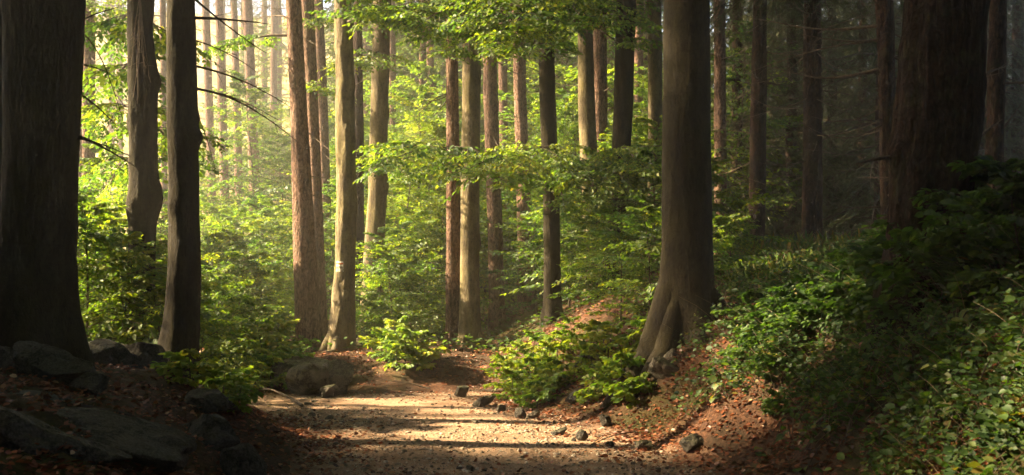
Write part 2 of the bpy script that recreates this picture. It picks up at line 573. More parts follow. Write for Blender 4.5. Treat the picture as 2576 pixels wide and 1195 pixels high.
# the gravel path is a sheet of its own: it runs away from the viewer and bends off behind the bank
mb = MB()
py = np.linspace(-6, 17.2, 280)
ps = np.linspace(0, 1, 90)
PY, PS = np.meshgrid(py, ps, indexing='ij')
xl, xr = path_edges(PY)
xl = xl - .12
xl = np.where(PY > 13.6, xl - 9 * sstep(PY, 13.4, 15.0), xl)
xr = xr + .12
PX = xl + (xr - xl) * PS
PZ = H(PX, PY) + .006 - .35 * sstep(PY, far_edge(PX) - .15, far_edge(PX) + .5)
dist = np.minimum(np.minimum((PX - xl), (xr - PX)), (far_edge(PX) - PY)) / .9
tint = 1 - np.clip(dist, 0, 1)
nyp, nxp = PX.shape
I, J = np.meshgrid(np.arange(nyp - 1), np.arange(nxp - 1), indexing='ij')
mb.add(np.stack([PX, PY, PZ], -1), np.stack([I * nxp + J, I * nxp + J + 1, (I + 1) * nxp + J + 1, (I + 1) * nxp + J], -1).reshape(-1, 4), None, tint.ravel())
tag(link('path', mb.mesh('path', M['path'])), kind='structure')


# ------------------------------------------------------------------ foliage templates
def beech_bough(rng, L, leaf=.094, spacing=.047, tw=.09):
    t = np.linspace(0, 1, 10)
    ph = rng.uniform(0, 6)
    main = np.stack([t * L, .05 * L * np.sin(t * 3 + ph) * t, L * (.20 * t - .30 * t * t)], -1)
    P, D, N, S, tubes = [], [], [], [], [(main, np.linspace(.010, .0025, 10) * (L / 1.5))]
    side = 1

    def leafrun(p0, d, ln, droop):
        n = max(2, int(ln / spacing))
        sd = 1
        for k in range(n):
            f = (k + .6) / n
            pos = p0 + d * ln * f + np.array([0, 0, -droop * ln * f * f])
            ang = sd * rng.uniform(.55, 1.05) if k < n - 1 else rng.normal(0, .2)
            dd = rotz(ang) @ d
            dd = dd + np.array([0, 0, rng.uniform(-.75, -.02)])
            P.append(pos + rng.normal(0, .012, 3))
            D.append(dd)
            N.append(np.array([rng.normal(0, .42), rng.normal(0, .42), 1.0]))
            S.append(leaf * rng.uniform(.65, 1.15))
            sd = -sd

    x = .10 * L
    while x < L * .97:
        f = x / L
        p0 = np.array([np.interp(f, t, main[:, k]) for k in range(3)])
        ln = (.46 * L * (1 - .75 * f) + .10) * rng.uniform(.55, 1.1)
        d = rotz(side * rng.uniform(.75, 1.05)) @ np.array([1.0, 0, 0])
        d[2] += rng.uniform(-.22, .08)
        dr = rng.uniform(.1, .35)
        tubes.append((np.stack([p0, p0 + d * ln * .5 - [0, 0, dr * ln * .25], p0 + d * ln - [0, 0, dr * ln]]), np.array([.004, .003, .0015])))
        leafrun(p0, d, ln, dr)
        side = -side
        x += tw * rng.uniform(.7, 1.3)
    leafrun(main[-3], unit(main[-1] - main[-3]), .22 * L, .1)
    return dict(P=np.array(P), D=np.array(D), N=np.array(N), S=np.array(S), tubes=tubes, L=L)


BOUGHS = [beech_bough(np.random.default_rng(20 + i), L) for i, L in enumerate((1.0, 1.25, 1.4, 1.6, 1.8))]


def put_bough(rng, lm, wm, b, R, s, off, tint=None, lmat=0, wmat=0, twigs=True, thin=0.0, leaf_scale=1.0):
    keep = rng.random(len(b['P'])) > thin
    base = rng.uniform(.2, .6) if tint is None else tint
    tn = np.clip(base + rng.normal(0, .16, keep.sum()), 0, 1)
    leaves(lm, (b['P'][keep] @ R.T) * s + off, b['D'][keep] @ R.T, b['N'][keep] @ R.T, b['S'][keep] * max(s, .75) * leaf_scale, tn, lmat)
    for k, (pts, r) in enumerate(b['tubes']):
        if k == 0 or twigs:
            tube(wm, (pts @ R.T) * s + off, r * s, 4 if k == 0 else 3, .5, wmat, cap=False)


def sapling_proto(seed, h, spread, nb, low=.12, leafmat='leaf', thin=0.0, big=1.0):
    rng = np.random.default_rng(seed)
    lm, wm = MB(), MB()
    t = np.linspace(0, 1, 12)
    a0, a1 = rng.uniform(0, 6), rng.uniform(0, 6)
    stem = np.stack([.06 * h * np.sin(2.4 * t + a0) * t, .06 * h * np.sin(2.9 * t + a1) * t, h * t - .12], -1)
    tube(wm, stem, np.linspace(.012 + .006 * h, .003, 12), 7)
    az = rng.uniform(0, 6)
    for k in range(nb):
        f = low + (1 - low) * ((k + rng.uniform(0, .8)) / nb)
        p = np.array([np.interp(f, t, stem[:, i]) for i in range(3)])
        b = BOUGHS[rng.integers(len(BOUGHS))]
        prof = math.sin(math.pi * min(1, .25 + .72 * f)) * .9 + .2
        L = spread * prof * rng.uniform(.6, 1.1)
        s = L / b['L']
        az += 2.4 + rng.normal(0, .35)
        R = rotz(az) @ roty(-rng.uniform(-.08, .42) - .25 * f) @ rotx(rng.normal(0, .22))
        put_bough(rng, lm, wm, b, R, s, p, twigs=s > .3, thin=thin, leaf_scale=big * (1.0 if s > .6 else 1.15))
    return wm.mesh('sapling_stem', M['wood']), lm.mesh('sapling_leaves', M[leafmat])


SAP = {
    'low1': sapling_proto(1, 2.2, 1.25, 30), 'low2': sapling_proto(2, 2.6, 1.35, 34), 'low3': sapling_proto(3, 1.8, 1.3, 26, .06),
    'mid1': sapling_proto(4, 3.6, 1.5, 40), 'mid2': sapling_proto(5, 4.2, 1.6, 44, .15),
    'tall1': sapling_proto(6, 5.8, 1.8, 52, .12), 'tall2': sapling_proto(7, 6.6, 1.9, 56, .2),
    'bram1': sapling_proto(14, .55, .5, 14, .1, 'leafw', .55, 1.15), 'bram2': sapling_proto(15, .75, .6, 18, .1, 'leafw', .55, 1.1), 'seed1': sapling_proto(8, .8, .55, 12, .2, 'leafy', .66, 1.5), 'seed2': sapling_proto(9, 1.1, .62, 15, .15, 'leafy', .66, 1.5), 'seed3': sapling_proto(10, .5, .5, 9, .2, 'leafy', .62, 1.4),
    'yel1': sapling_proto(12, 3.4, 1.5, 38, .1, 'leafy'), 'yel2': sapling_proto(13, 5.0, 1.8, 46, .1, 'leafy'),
}


def sapling(kind, x, y, label, group, scale=1.0, name='beech_sapling', rz=None, sink=.0, cat='sapling'):
    st, lv = SAP[kind]
    e = link(name, None, None, (x, y, Hs(x, y) - sink), (0, 0, random.uniform(0, 6.28) if rz is None else rz), (scale,) * 3)
    e.empty_display_size = .2
    tag(e, label, cat, group)
    link('stem', st, e)
    link('crown', lv, e)
    return e


def beech_crown(seed):
    rng = np.random.default_rng(seed)
    m = MB()
    for k in range(34):
        z = rng.uniform(0, 9)
        R0 = 3.6 * math.sin(math.pi * (.22 + .7 * z / 9.5)) + .3
        az = k * 2.4 + rng.normal(0, .3)
        el = rng.uniform(.05, .6)
        d = np.array([math.cos(az) * math.cos(el), math.sin(az) * math.cos(el), math.sin(el)])
        p0 = np.array([0, 0, z])
        tube(m, np.stack([p0, p0 + d * R0 * .5, p0 + d * R0 * .95 + [0, 0, -.2]]), [.06, .035, .012], 5, .5, 1)
        for j in range(4):
            b = BOUGHS[rng.integers(len(BOUGHS))]
            put_bough(rng, m, m, b, rotz(az + rng.normal(0, .7)) @ roty(-rng.uniform(-.2, .5)), rng.uniform(1.0, 1.5), p0 + d * R0 * rng.uniform(.25, .95), None, 0, 1, False, .1, 1.25)
    return m.mesh('beech_crown', [M['leaf'], M['wood']])


def spruce_bough(rng, L):
    t = np.linspace(0, 1, 8)
    main = np.stack([t * L, .04 * L * np.sin(3 * t + rng.uniform(0, 6)) * t, L * (.10 * t - .45 * t * t + .18 * t ** 3)], -1)
    P, D, N, S = [], [], [], []
    tubes = [(main, np.linspace(.016, .003, 8))]

    def run(p0, d, ln, dr):
        for s_ in np.arange(.02, ln, .022):
            pos = p0 + d * s_ - np.array([0, 0, dr * s_ * s_ / max(ln, .05)])
            for sd in (-1, 1):
                P.append(pos)
                D.append(rotz(sd * rng.uniform(.4, .9)) @ d + np.array([0, 0, rng.uniform(-.5, .3)]))
                N.append(rng.normal(0, .6, 3) + [0, 0, 1])
                S.append(rng.uniform(.035, .065))

    side = 1
    x = .15 * L
    while x < L:
        f = x / L
        p0 = np.array([np.interp(f, t, main[:, k]) for k in range(3)])
        ln = (.40 * L * (1 - .7 * f) + .08) * rng.uniform(.5, 1.1)
        d = rotz(side * rng.uniform(.7, 1.1)) @ np.array([1.0, 0, 0])
        d[2] -= rng.uniform(.05, .5)
        dr = rng.uniform(.2, .9)
        run(p0, d, ln, dr)
        tubes.append((np.stack([p0, p0 + d * ln * .5 - [0, 0, dr * ln * .25], p0 + d * ln - [0, 0, dr * ln]]), np.array([.004, .003, .0015])))
        side = -side
        x += rng.uniform(.06, .12)
    run(main[-2], unit(main[-1] - main[-2]), .2 * L, .1)
    return dict(P=np.array(P), D=np.array(D), N=np.array(N), S=np.array(S), tubes=tubes, L=L)


SB = [spruce_bough(np.random.default_rng(50 + i), L) for i, L in enumerate((1.2, 1.6, 2.0, 2.2))]


def needles(m, b, R, s, off, tint, mat=0):
    P, D, N = (b['P'] @ R.T) * s + off, unit(b['D'] @ R.T), b['N'] @ R.T
    side = unit(np.cross(N, D)) * .10
    S = (b['S'] * max(s, .8) * 1.25)[:, None]
    v = np.stack([P + side * S, P - side * S, P + D * S], 1)
    n = len(P)
    m.add(v.reshape(-1, 3), None, np.arange(n * 3).reshape(n, 3), np.repeat(np.clip(tint + RNG.normal(0, .15, n), 0, 1), 3), mat)


def spruce_crown(seed, h, rad, dens=1.0):
    rng = np.random.default_rng(seed)
    m = MB()
    z, az = 0.0, 0.0
    while z < h:
        f = z / h
        for k in range(int(4 * dens + rng.integers(0, 2))):
            b = SB[rng.integers(len(SB))]
            L = rad * (1 - f) ** .8 * rng.uniform(.65, 1.1) + .2
            R = rotz(az + k * 6.28 / 4 + rng.normal(0, .3)) @ roty(rng.uniform(-.1, .25)) @ rotx(rng.normal(0, .15))
            s = L / b['L']
            off = np.array([0, 0, z + rng.uniform(-.15, .15)])
            needles(m, b, R, s, off, rng.uniform(.25, .7))
            for j, (pts, r) in enumerate(b['tubes']):
                if j == 0 or s > .8:
                    tube(m, (pts @ R.T) * s + off, r * s, 3, .5, 1, cap=False)
        az += .7
        z += rng.uniform(.4, .6)
    return m.mesh('spruce_crown', [M['needle'], M['wood']])


BC = [beech_crown(70 + i) for i in range(2)]
SPC = [spruce_crown(80, 11, 2.4), spruce_crown(81, 9, 2.0, .8), spruce_crown(82, 13, 2.8)]


# ------------------------------------------------------------------ trunks
class Trunk:
    """centre line and radius of a tree from a few measured points; surf(theta, z) gives its skin"""

    def __init__(self, pts, Y, top, flare=.35, lobes=5, seed=0, rough=.02, knots=(), lean=0.0, wander=0.0, ridge=0.0):
        p = [(at(u, v, Y), .5 * w / F * Y) for u, v, w in pts]
        p.sort(key=lambda a: a[0][2])
        self.z = np.array([a[0][2] for a in p])
        self.x = np.array([a[0][0] for a in p])
        self.r = np.array([a[1] for a in p])
        self.Y, self.flare, self.lobes, self.seed, self.rough, self.knots, self.lean, self.wander, self.ridge = Y, flare, lobes, seed, rough, knots, lean, wander, ridge
        x0 = self.cx(-.5)
        self.zb = Hs(float(x0), Y)
        self.top = top

    def cx(self, z):
        z = np.asarray(z, float)
        s0 = (self.x[1] - self.x[0]) / (self.z[1] - self.z[0]) if len(self.z) > 1 else 0
        s1 = (self.x[-1] - self.x[-2]) / (self.z[-1] - self.z[-2]) if len(self.z) > 1 else 0
        x = np.interp(z, self.z, self.x)
        x = x + np.where(z < self.z[0], (z - self.z[0]) * s0, 0) + np.where(z > self.z[-1], (z - self.z[-1]) * s1 * .6, 0)
        return x

    def rad(self, z):
        z = np.asarray(z, float)
        r = np.interp(z, self.z, self.r)
        zt = self.z[-1]
        return r * np.where(z > zt, np.clip(1 - .85 * (z - zt) / max(self.top - zt, .1), .1, 1), 1)

    def surf(self, th, z):
        th, z = np.broadcast_arrays(np.asarray(th, float), np.asarray(z, float))
        zz = np.maximum(z - self.zb, 0)
        r = self.rad(z)
        fl = np.exp(-zz / (.9 * r + .10))
        r = r * (1 + self.flare * fl * (1 + .55 * np.cos(self.lobes * th + self.seed)) + .05 * np.cos(2 * th + z * .7 + self.seed))
        cs, sn = np.cos(th), np.sin(th)
        s = self.seed * 7.3
        r = r * (1 + 2.0 * self.rough * vnoise(cs * 1.6 + s, sn * 1.6, z * 1.5) + self.rough * fbm(cs * 5 + s, sn * 5, z * 5, 3))
        r = r * (1 - self.ridge * np.abs(vnoise(cs * 5.5 + s, sn * 5.5 + .6 * fbm(z * 1.1, cs, 2.0, 2), z * .9)) ** .7)
        x = self.cx(z)
        for (kt, kz, ks, kh) in self.knots:
            dth = (th - kt + math.pi) % (2 * math.pi) - math.pi
            g = np.exp(-((dth * r) ** 2 + (z - kz) ** 2) / (ks * ks))
            r = r + kh * g
        return np.stack([x + r * cs, self.Y + self.lean * (z - self.zb) + r * sn + self.wander * np.sin(z * .9 + s), z], -1)

    def mesh(self, name, mat, sides=28, dz=.10, ztop_fine=9.0):
        rb_ = float(self.rad(self.zb)) * 1.5
        xc = float(self.cx(self.zb))
        zlow = min(Hs(xc + rb_ * math.cos(a), self.Y + rb_ * math.sin(a)) for a in np.arange(0, 6.2, .7)) - .25
        ztop_fine = max(ztop_fine, self.zb + 2)
        za = np.arange(min(zlow, self.zb - .25), min(ztop_fine, self.top), dz)
        zb = np.arange(za[-1] + .6, self.top, .6) if self.top > ztop_fine else np.zeros(0)
        z = np.concatenate([za, zb])
        th = np.arange(sides) * 2 * math.pi / sides
        Z, T = np.meshgrid(z, th, indexing='ij')
        v = self.surf(T, Z).reshape(-1, 3)
        i, j = np.meshgrid(np.arange(len(z) - 1), np.arange(sides), indexing='ij')
        j2 = (j + 1) % sides
        m = MB()
        v0 = np.array([float(self.cx(self.zb)), self.Y, self.zb])
        m.add(v - v0, np.stack([i * sides + j, i * sides + j2, (i + 1) * sides + j2, (i + 1) * sides + j], -1).reshape(-1, 4))
        return m.mesh(name, mat), v0


def branch_mesh(p0, p1, r0, sag=.2, twigs=5, seed=0, mat='deadwood', r1=.003, sides=6, wig=.03, twl=.4):
    """dead bough: a bent tapered limb with side twigs, in world metres relative to p0"""
    rng = np.random.default_rng(seed)
    p0, p1 = np.asarray(p0, float), np.asarray(p1, float)
    n = 14
    t = np.linspace(0, 1, n)
    L = np.linalg.norm(p1 - p0)
    pts = (p1 - p0) * t[:, None]
    pts[:, 2] += -sag * L * np.sin(math.pi * t) * (1 - .2 * t)
    pts += (rng.normal(0, wig * L, (n, 3)) * np.array([.5, 1, .5])).cumsum(0) * .16 * t[:, None]
    m = MB()
    tube(m, pts, r0 + (r1 - r0) * t ** .8, sides)
    for k in range(twigs):
        f = rng.uniform(.18, .97)
        q0 = np.array([np.interp(f, t, pts[:, i]) for i in range(3)])
        dd = unit(pts[min(int(f * n) + 1, n - 1)] - pts[max(int(f * n) - 1, 0)])
        sd = unit(dd + rng.normal(0, .75, 3) + [0, 0, -.12])
        l = twl * L * rng.uniform(.15, .55) * (1.1 - .5 * f)
        q = q0 + sd * l * np.linspace(0, 1, 5)[:, None]
        q[:, 2] -= rng.uniform(-.05, .25) * l * np.linspace(0, 1, 5) ** 2
        tube(m, q, np.linspace(max(r0 * .4 * (1 - f * .6), .003), .0018, 5), 4, cap=False)
        if l > .25:
            for _ in range(2):
                e0 = q[rng.integers(1, 4)]
                e1 = e0 + unit(sd + rng.normal(0, .7, 3)) * l * rng.uniform(.2, .5)
                tube(m, np.stack([e0, (e0 + e1) / 2 + rng.normal(0, .01, 3), e1]), [.003, .0024, .0014], 3, cap=False)
    return m.mesh('branch', M[mat])


TREES = {}


def tree(key, kind, Y, pts, label, top=None, flare=.35, lobes=5, rough=.02, knots=(), crown=None, cz=None, group=None, sides=28, dz=.1, lean=0.0, name=None, cs=1.0):
    rng = random.Random(key)
    top = top or rng.uniform(15, 18)
    kn = []
    for (u, v, side, s, h) in knots:
        kn.append((side, at(u, v, Y)[2], s, h))
    T = Trunk(pts, Y, top, flare, lobes, rng.uniform(0, 6), rough, kn, lean, 0.0, {'beech': .02, 'pine': .05, 'dark': .10}[kind] if dz < .3 else 0)
    me, v0 = T.mesh('trunk', M['beech_shaded' if key in ('L0', 'L1', 'L2', 'L3', 'R21', 'M15', 'M18') else 'spruce_shaded' if key == 'R27' else kind], sides, dz)
    nm = name or {'beech': 'beech_tree', 'pine': 'spruce_tree', 'dark': 'spruce_tree'}[kind]
    e = link(nm, None, None, tuple(v0))
    tag(e, label, 'tree', group)
    link('trunk', me, e)
    if crown is not None:
        data = (BC if crown[0] == 'b' else SPC)[crown[1]]
        z = cz if cz is not None else 9.0
        cs = 1.4 if key in ('M15', 'M16', 'M18', 'M20', 'R21', 'M11', 'M9') else cs
        c = link('crown', data, e, (float(T.cx(z)) - v0[0], 0, z - v0[2]), (0, 0, rng.uniform(0, 6.28)), (cs,) * 3)
    e['_o'] = 0
    del e['_o']
    TREES[key] = (e, T, v0)
    return e, T, v0


def add_branch(key, z, th, p1, r0, seed=0, name='branch', **kw):
    """a limb from the skin of a tree at height z to world point p1"""
    e, T, v0 = TREES[key]
    s = T.surf(np.array([th]), np.array([z]))[0]
    c = np.array([float(T.cx(z)), T.Y, z])
    p0 = c + (s - c) * .8
    return link(name, branch_mesh(p0, p1, r0, seed=seed, **kw), e, tuple(p0 - v0))


def leafy_bough(key, z, p1, seed, n=9, spread=1.0, sag=.06, tint=None, leafmat='leaf', r0=.03, L=(1.0, 1.6)):
    """a living limb with flat layered sprays of leaves, held by a tree"""
    e, T, v0 = TREES[key]
    rng = np.random.default_rng(seed)
    c = np.array([float(T.cx(z)), T.Y, z])
    p1 = np.asarray(p1, float)
    t = np.linspace(0, 1, 14)
    pts = c + (p1 - c) * t[:, None]
    Ln = np.linalg.norm(p1 - c)
    pts[:, 2] += sag * Ln * np.sin(math.pi * t)
    wm, lm = MB(), MB()
    tube(wm, pts - c, r0 + (.006 - r0) * t, 6)
    d = p1 - c
    az = math.atan2(d[1], d[0])
    for k in range(n):
        f = .22 + .78 * (k + rng.uniform(0, .7)) / n
        f = min(f, 1)
        p = np.array([np.interp(f, t, pts[:, i]) for i in range(3)]) - c
        b = BOUGHS[rng.integers(len(BOUGHS))]
        s = rng.uniform(*L) * spread / b['L'] * (1.1 - .35 * f)
        R = rotz(az + (1 if k % 2 else -1) * rng.uniform(.25, 1.15) * (1 if k < n - 1 else .1)) @ roty(rng.uniform(-.1, .3)) @ rotx(rng.normal(0, .2))
        put_bough(rng, lm, wm, b, R, s, p, tint)
    o = link('bough', wm.mesh('bough', M['wood']), e, tuple(c - v0))
    link('foliage', lm.mesh('bough_leaves', M[leafmat]), o)


PI = math.pi
# the near bank
tree('L1', 'beech', 9.2, [(112, 0, 202), (104, 400, 190), (94, 650, 182), (92, 800, 184)], 'thickest dark trunk at the picture edge, standing behind the bank boulders', flare=.38, rough=.018, crown=('b', 0), cz=8.5, sides=72, dz=.04)
tree('L2', 'beech', 13.0, [(354, 0, 64), (352, 90, 62), (358, 180, 66), (362, 350, 66), (362, 420, 68), (364, 510, 80), (358, 570, 66), (356, 700, 68)], 'knobbly crooked beech with bare hanging twigs, behind the dark thicket',
     knots=[(382, 205, .1, .10, .05), (395, 490, 0, .16, .05), (330, 310, PI, .07, .03), (335, 520, -2.4, .12, .03)], rough=.05, crown=('b', 1), cz=8, sides=48, dz=.05)
tree('L3', 'beech', 11.0, [(454, 0, 68), (458, 250, 76), (461, 420, 78), (462, 520, 78), (464, 700, 86), (456, 830, 94), (446, 900, 96)], 'dark beech with a round burl, its foot curving onto the leafy bank',
     knots=[(495, 345, -.25, .085, .075), (500, 295, 0, .05, .03), (440, 520, -1.9, .10, .03), (452, 640, -1.4, .14, .025), (430, 705, -2.0, .12, .02)], rough=.03, flare=.42, crown=('b', 0), cz=8, sides=56, dz=.04)
tree('L0', 'beech', 10.0, [(-10, 0, 46), (-16, 600, 48)], 'dark sliver of a trunk at the very picture edge beside the thickest trunk', crown=('b', 1), cz=7.5)
# behind the near trunks
tree('L4', 'pine', 22.0, [(224, 0, 30), (222, 600, 32)], 'thin trunk just beside the thickest dark trunk, half hidden by leaves', crown=('s', 1), cz=9)
tree('L5', 'pine', 27.0, [(202, 300, 22), (206, 600, 24)], 'slender pale trunk seen low beside the thickest dark trunk', crown=('s', 0), cz=10)
tree('L6', 'pine', 34.0, [(409, 0, 16), (414, 600, 18)], 'pale thin trunk in the gap between the two dark beeches', crown=('s', 1), cz=10)
for i, (u0, u1, w, Y, lab) in enumerate([
        (517, 536, 22, 42, 'sunlit hazy trunk nearest the burled beech, first of the pale row'),
        (551, 568, 23, 41, 'second hazy sunlit trunk in the pale row on the slope'),
        (588, 604, 20, 45, 'thinnest hazy sunlit trunk in the pale row on the slope'),
        (622, 645, 28, 40, 'broadest hazy sunlit trunk, last of the pale row on the slope')]):
    tree('B%d' % i, 'pine', Y, [(u0, 0, w * .85), (u1, 600, w * 1.1), (u1 + 3, 760, w * 1.25)], lab, group='pale sunlit trunks on the slope', crown=('s', (0, 1, 0, 1)[i]), cz=13 + i, cs=.8)
# the middle stand
tree('M5', 'pine', 20.0, [(738, 0, 40), (752, 300, 46), (765, 600, 56), (776, 820, 64)], 'tall straight spruce beside the boulders, front one of a close pair', flare=.12, rough=.012, crown=('s', 0), cz=10, sides=40, dz=.06)
tree('M6', 'pine', 23.0, [(774, 0, 32), (788, 350, 34), (800, 700, 37), (804, 860, 42)], 'slimmer spruce close behind the tall straight spruce', flare=.2, crown=('s', 1), cz=10.5)
tree('M7', 'pine', 28.0, [(800, 0, 24), (812, 300, 26), (822, 600, 28)], 'third and thinnest spruce behind the close pair', crown=('s', 1), cz=11)
tree('M8', 'beech', 19.0, [(862, 0, 48), (866, 120, 46), (868, 300, 48), (872, 500, 48), (866, 660, 50), (862, 780, 56), (858, 840, 62)], 'beech with a painted trail mark, rooted over the boulders',
     flare=.30, knots=[(845, 118, PI, .08, .03), (880, 60, 0, .15, .03), (872, 215, -1.0, .14, .05), (870, 330, -1.1, .09, .035), (893, 355, 0, .12, .03), (868, 715, -1.3, .05, .03), (866, 740, -1.2, .05, .03), (888, 520, -.2, .12, .025)], rough=.05, crown=('b', 1), cz=8.5, sides=48, dz=.05)
tree('M9', 'beech', 22.0, [(961, 0, 44), (958, 120, 46), (953, 300, 48), (948, 500, 46), (940, 640, 50), (934, 800, 56)], 'leaning beech, half lit, right behind the trail-marked beech'.replace('right ', ''),
     knots=[(978, 285, 0, .1, .03), (968, 470, .1, .2, .05), (960, 520, 0, .1, .02)], rough=.03, crown=('b', 0), cz=9, sides=40)
tree('M9b', 'dark', 24.5, [(899, 500, 34), (898, 800, 38)], 'shaded trunk in the dark gap behind the trail-marked beech', crown=('s', 1), cz=11)
tree('M10', 'pine', 21.0, [(1133, 0, 29), (1137, 200, 31), (1140, 500, 34), (1141, 800, 42)], 'scaly brown spruce standing tight against the smooth beech on the mound', flare=.3, crown=('s', 1), cz=10)
tree('M11', 'beech', 20.6, [(1188, 0, 50), (1186, 200, 50), (1182, 450, 48), (1181, 700, 48), (1181, 830, 52)], 'smooth beech on the earth mound, lit golden down one side', flare=.45, rough=.014, knots=[(1203, 610, -.1, .1, .04)], crown=('b', 0), cz=9, sides=40)
tree('M12', 'pine', 26.0, [(1229, 0, 32), (1234, 250, 35), (1246, 600, 40), (1250, 830, 44)], 'sunlit pinkish spruce with its pale foot in view beyond the mound', flare=.15, crown=('s', 0), cz=11)
tree('M13', 'pine', 33.0, [(1263, 0, 22), (1268, 500, 24)], 'thin spruce seen between the two pinkish spruces', crown=('s', 1), cz=12)
tree('M14', 'pine', 28.0, [(1303, 0, 32), (1308, 250, 34), (1320, 600, 38), (1324, 780, 42)], 'pinkish spruce between the sunlit one and the dark straight beech', flare=.15, crown=('s', 1), cz=11)
tree('M15', 'beech', 20.0, [(1372, 0, 38), (1377, 250, 39), (1386, 500, 41), (1390, 780, 46)], 'dark straight beech crossing two leafy boughs in the middle stand', rough=.012, crown=('b', 1), cz=9, sides=36)
tree('M16', 'beech', 22.0, [(1470, 0, 37), (1476, 300, 42), (1488, 550, 42)], 'smooth shaded beech, front one of two trunks almost touching', rough=.014, crown=('b', 0), cz=9.5)
tree('M17', 'pine', 25.0, [(1507, 0, 36), (1510, 300, 35), (1512, 550, 36)], 'darker spruce just behind the smooth shaded beech', crown=('s', 1), cz=10)
tree('M18', 'beech', 18.5, [(1575, 0, 48), (1566, 300, 48), (1556, 500, 46), (1548, 620, 48)], 'dark beech leaning outward over the leafy bank', rough=.016, crown=('b', 1), cz=8.5, sides=36)
tree('M19', 'pine', 32.0, [(1607, 0, 22), (1605, 500, 22)], 'thin far spruce in the gap behind the leaning dark beech', crown=('s', 1), cz=12)
tree('M20', 'beech', 20.0, [(1645, 0, 39), (1648, 300, 38), (1646, 560, 36)], 'grey beech close beside the great dark bank tree', rough=.014, crown=('b', 0), cz=9)
tree('R21', 'beech', 13.0, [(1727, 0, 116), (1726, 300, 118), (1728, 600, 120), (1728, 740, 122), (1727, 800, 130)], 'great dark beech on the path bank with spreading roots', flare=.55, lobes=4, rough=.014, crown=('b', 1), cz=7.5, sides=72, dz=.04)
tree('R22', 'pine', 24.0, [(1809, 0, 30), (1812, 500, 31)], 'slim spruce with one lit edge just beyond the great dark beech', crown=('s', 0), cz=9)
# the brown spruce wood
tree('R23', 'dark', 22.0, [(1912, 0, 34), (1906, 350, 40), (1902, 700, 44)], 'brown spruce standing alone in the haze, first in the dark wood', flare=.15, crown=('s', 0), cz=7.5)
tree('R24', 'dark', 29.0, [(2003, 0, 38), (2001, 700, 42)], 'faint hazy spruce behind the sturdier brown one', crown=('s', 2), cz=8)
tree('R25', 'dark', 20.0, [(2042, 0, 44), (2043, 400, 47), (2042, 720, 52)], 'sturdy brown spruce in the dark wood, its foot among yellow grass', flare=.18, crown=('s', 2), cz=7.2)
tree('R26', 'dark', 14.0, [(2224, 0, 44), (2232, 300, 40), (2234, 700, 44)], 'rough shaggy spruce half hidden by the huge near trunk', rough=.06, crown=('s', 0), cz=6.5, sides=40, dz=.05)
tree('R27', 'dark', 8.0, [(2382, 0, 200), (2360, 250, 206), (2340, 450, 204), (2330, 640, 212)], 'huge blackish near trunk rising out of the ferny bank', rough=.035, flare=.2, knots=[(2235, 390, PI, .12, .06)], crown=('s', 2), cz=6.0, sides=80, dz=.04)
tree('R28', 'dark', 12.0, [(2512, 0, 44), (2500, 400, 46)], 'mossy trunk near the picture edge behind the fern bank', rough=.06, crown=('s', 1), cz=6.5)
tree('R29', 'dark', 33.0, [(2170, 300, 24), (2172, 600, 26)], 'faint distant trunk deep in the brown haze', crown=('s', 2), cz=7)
# more of the wood beyond: trunks that show small between the front ones
far = [(1345, 40, 20, 'p'), (1290, 46, 16, 'p'), (1420, 38, 18, 'p'), (1080, 36, 17, 'p'), (1030, 48, 16, 'p'), (985, 37, 16, 'p'), (690, 56, 17, 'p'), (665, 62, 14, 'p'), (560, 66, 13, 'p'), (300, 52, 15, 'p'), (275, 58, 13, 'p'), (905, 44, 17, 'p'),
       (1535, 36, 18, 'p'), (1690, 34, 18, 'd'), (1860, 36, 20, 'd'), (1950, 40, 20, 'd'), (2090, 42, 18, 'd'), (2130, 38, 22, 'd'), (2200, 40, 20, 'd'), (2300, 36, 22, 'd'), (2480, 30, 24, 'd'), (2560, 26, 26, 'd'), (2420, 42, 18, 'd')]
for i, (u, Y, w, k) in enumerate(far):
    pal = k == 'p'
    tree('F%d' % i, 'pine' if pal else 'dark', Y, [(u, 0, w), (u + random.uniform(-6, 8), 600, w * 1.15)],
         'distant spruce glimpsed pale through the sunny green stand' if pal else 'distant spruce lost in the brown gloom of the dark wood',
         group='distant spruces in the sunny stand' if pal else 'distant spruces in the dark wood', sides=12, dz=.5, rough=.02,
         crown=('s', i % 3), cz=(11 if Y < 50 else 9 + .42 * (Y - 47) + 4) if pal else 5.0 + (i % 3), top=None if Y < 50 else 27)

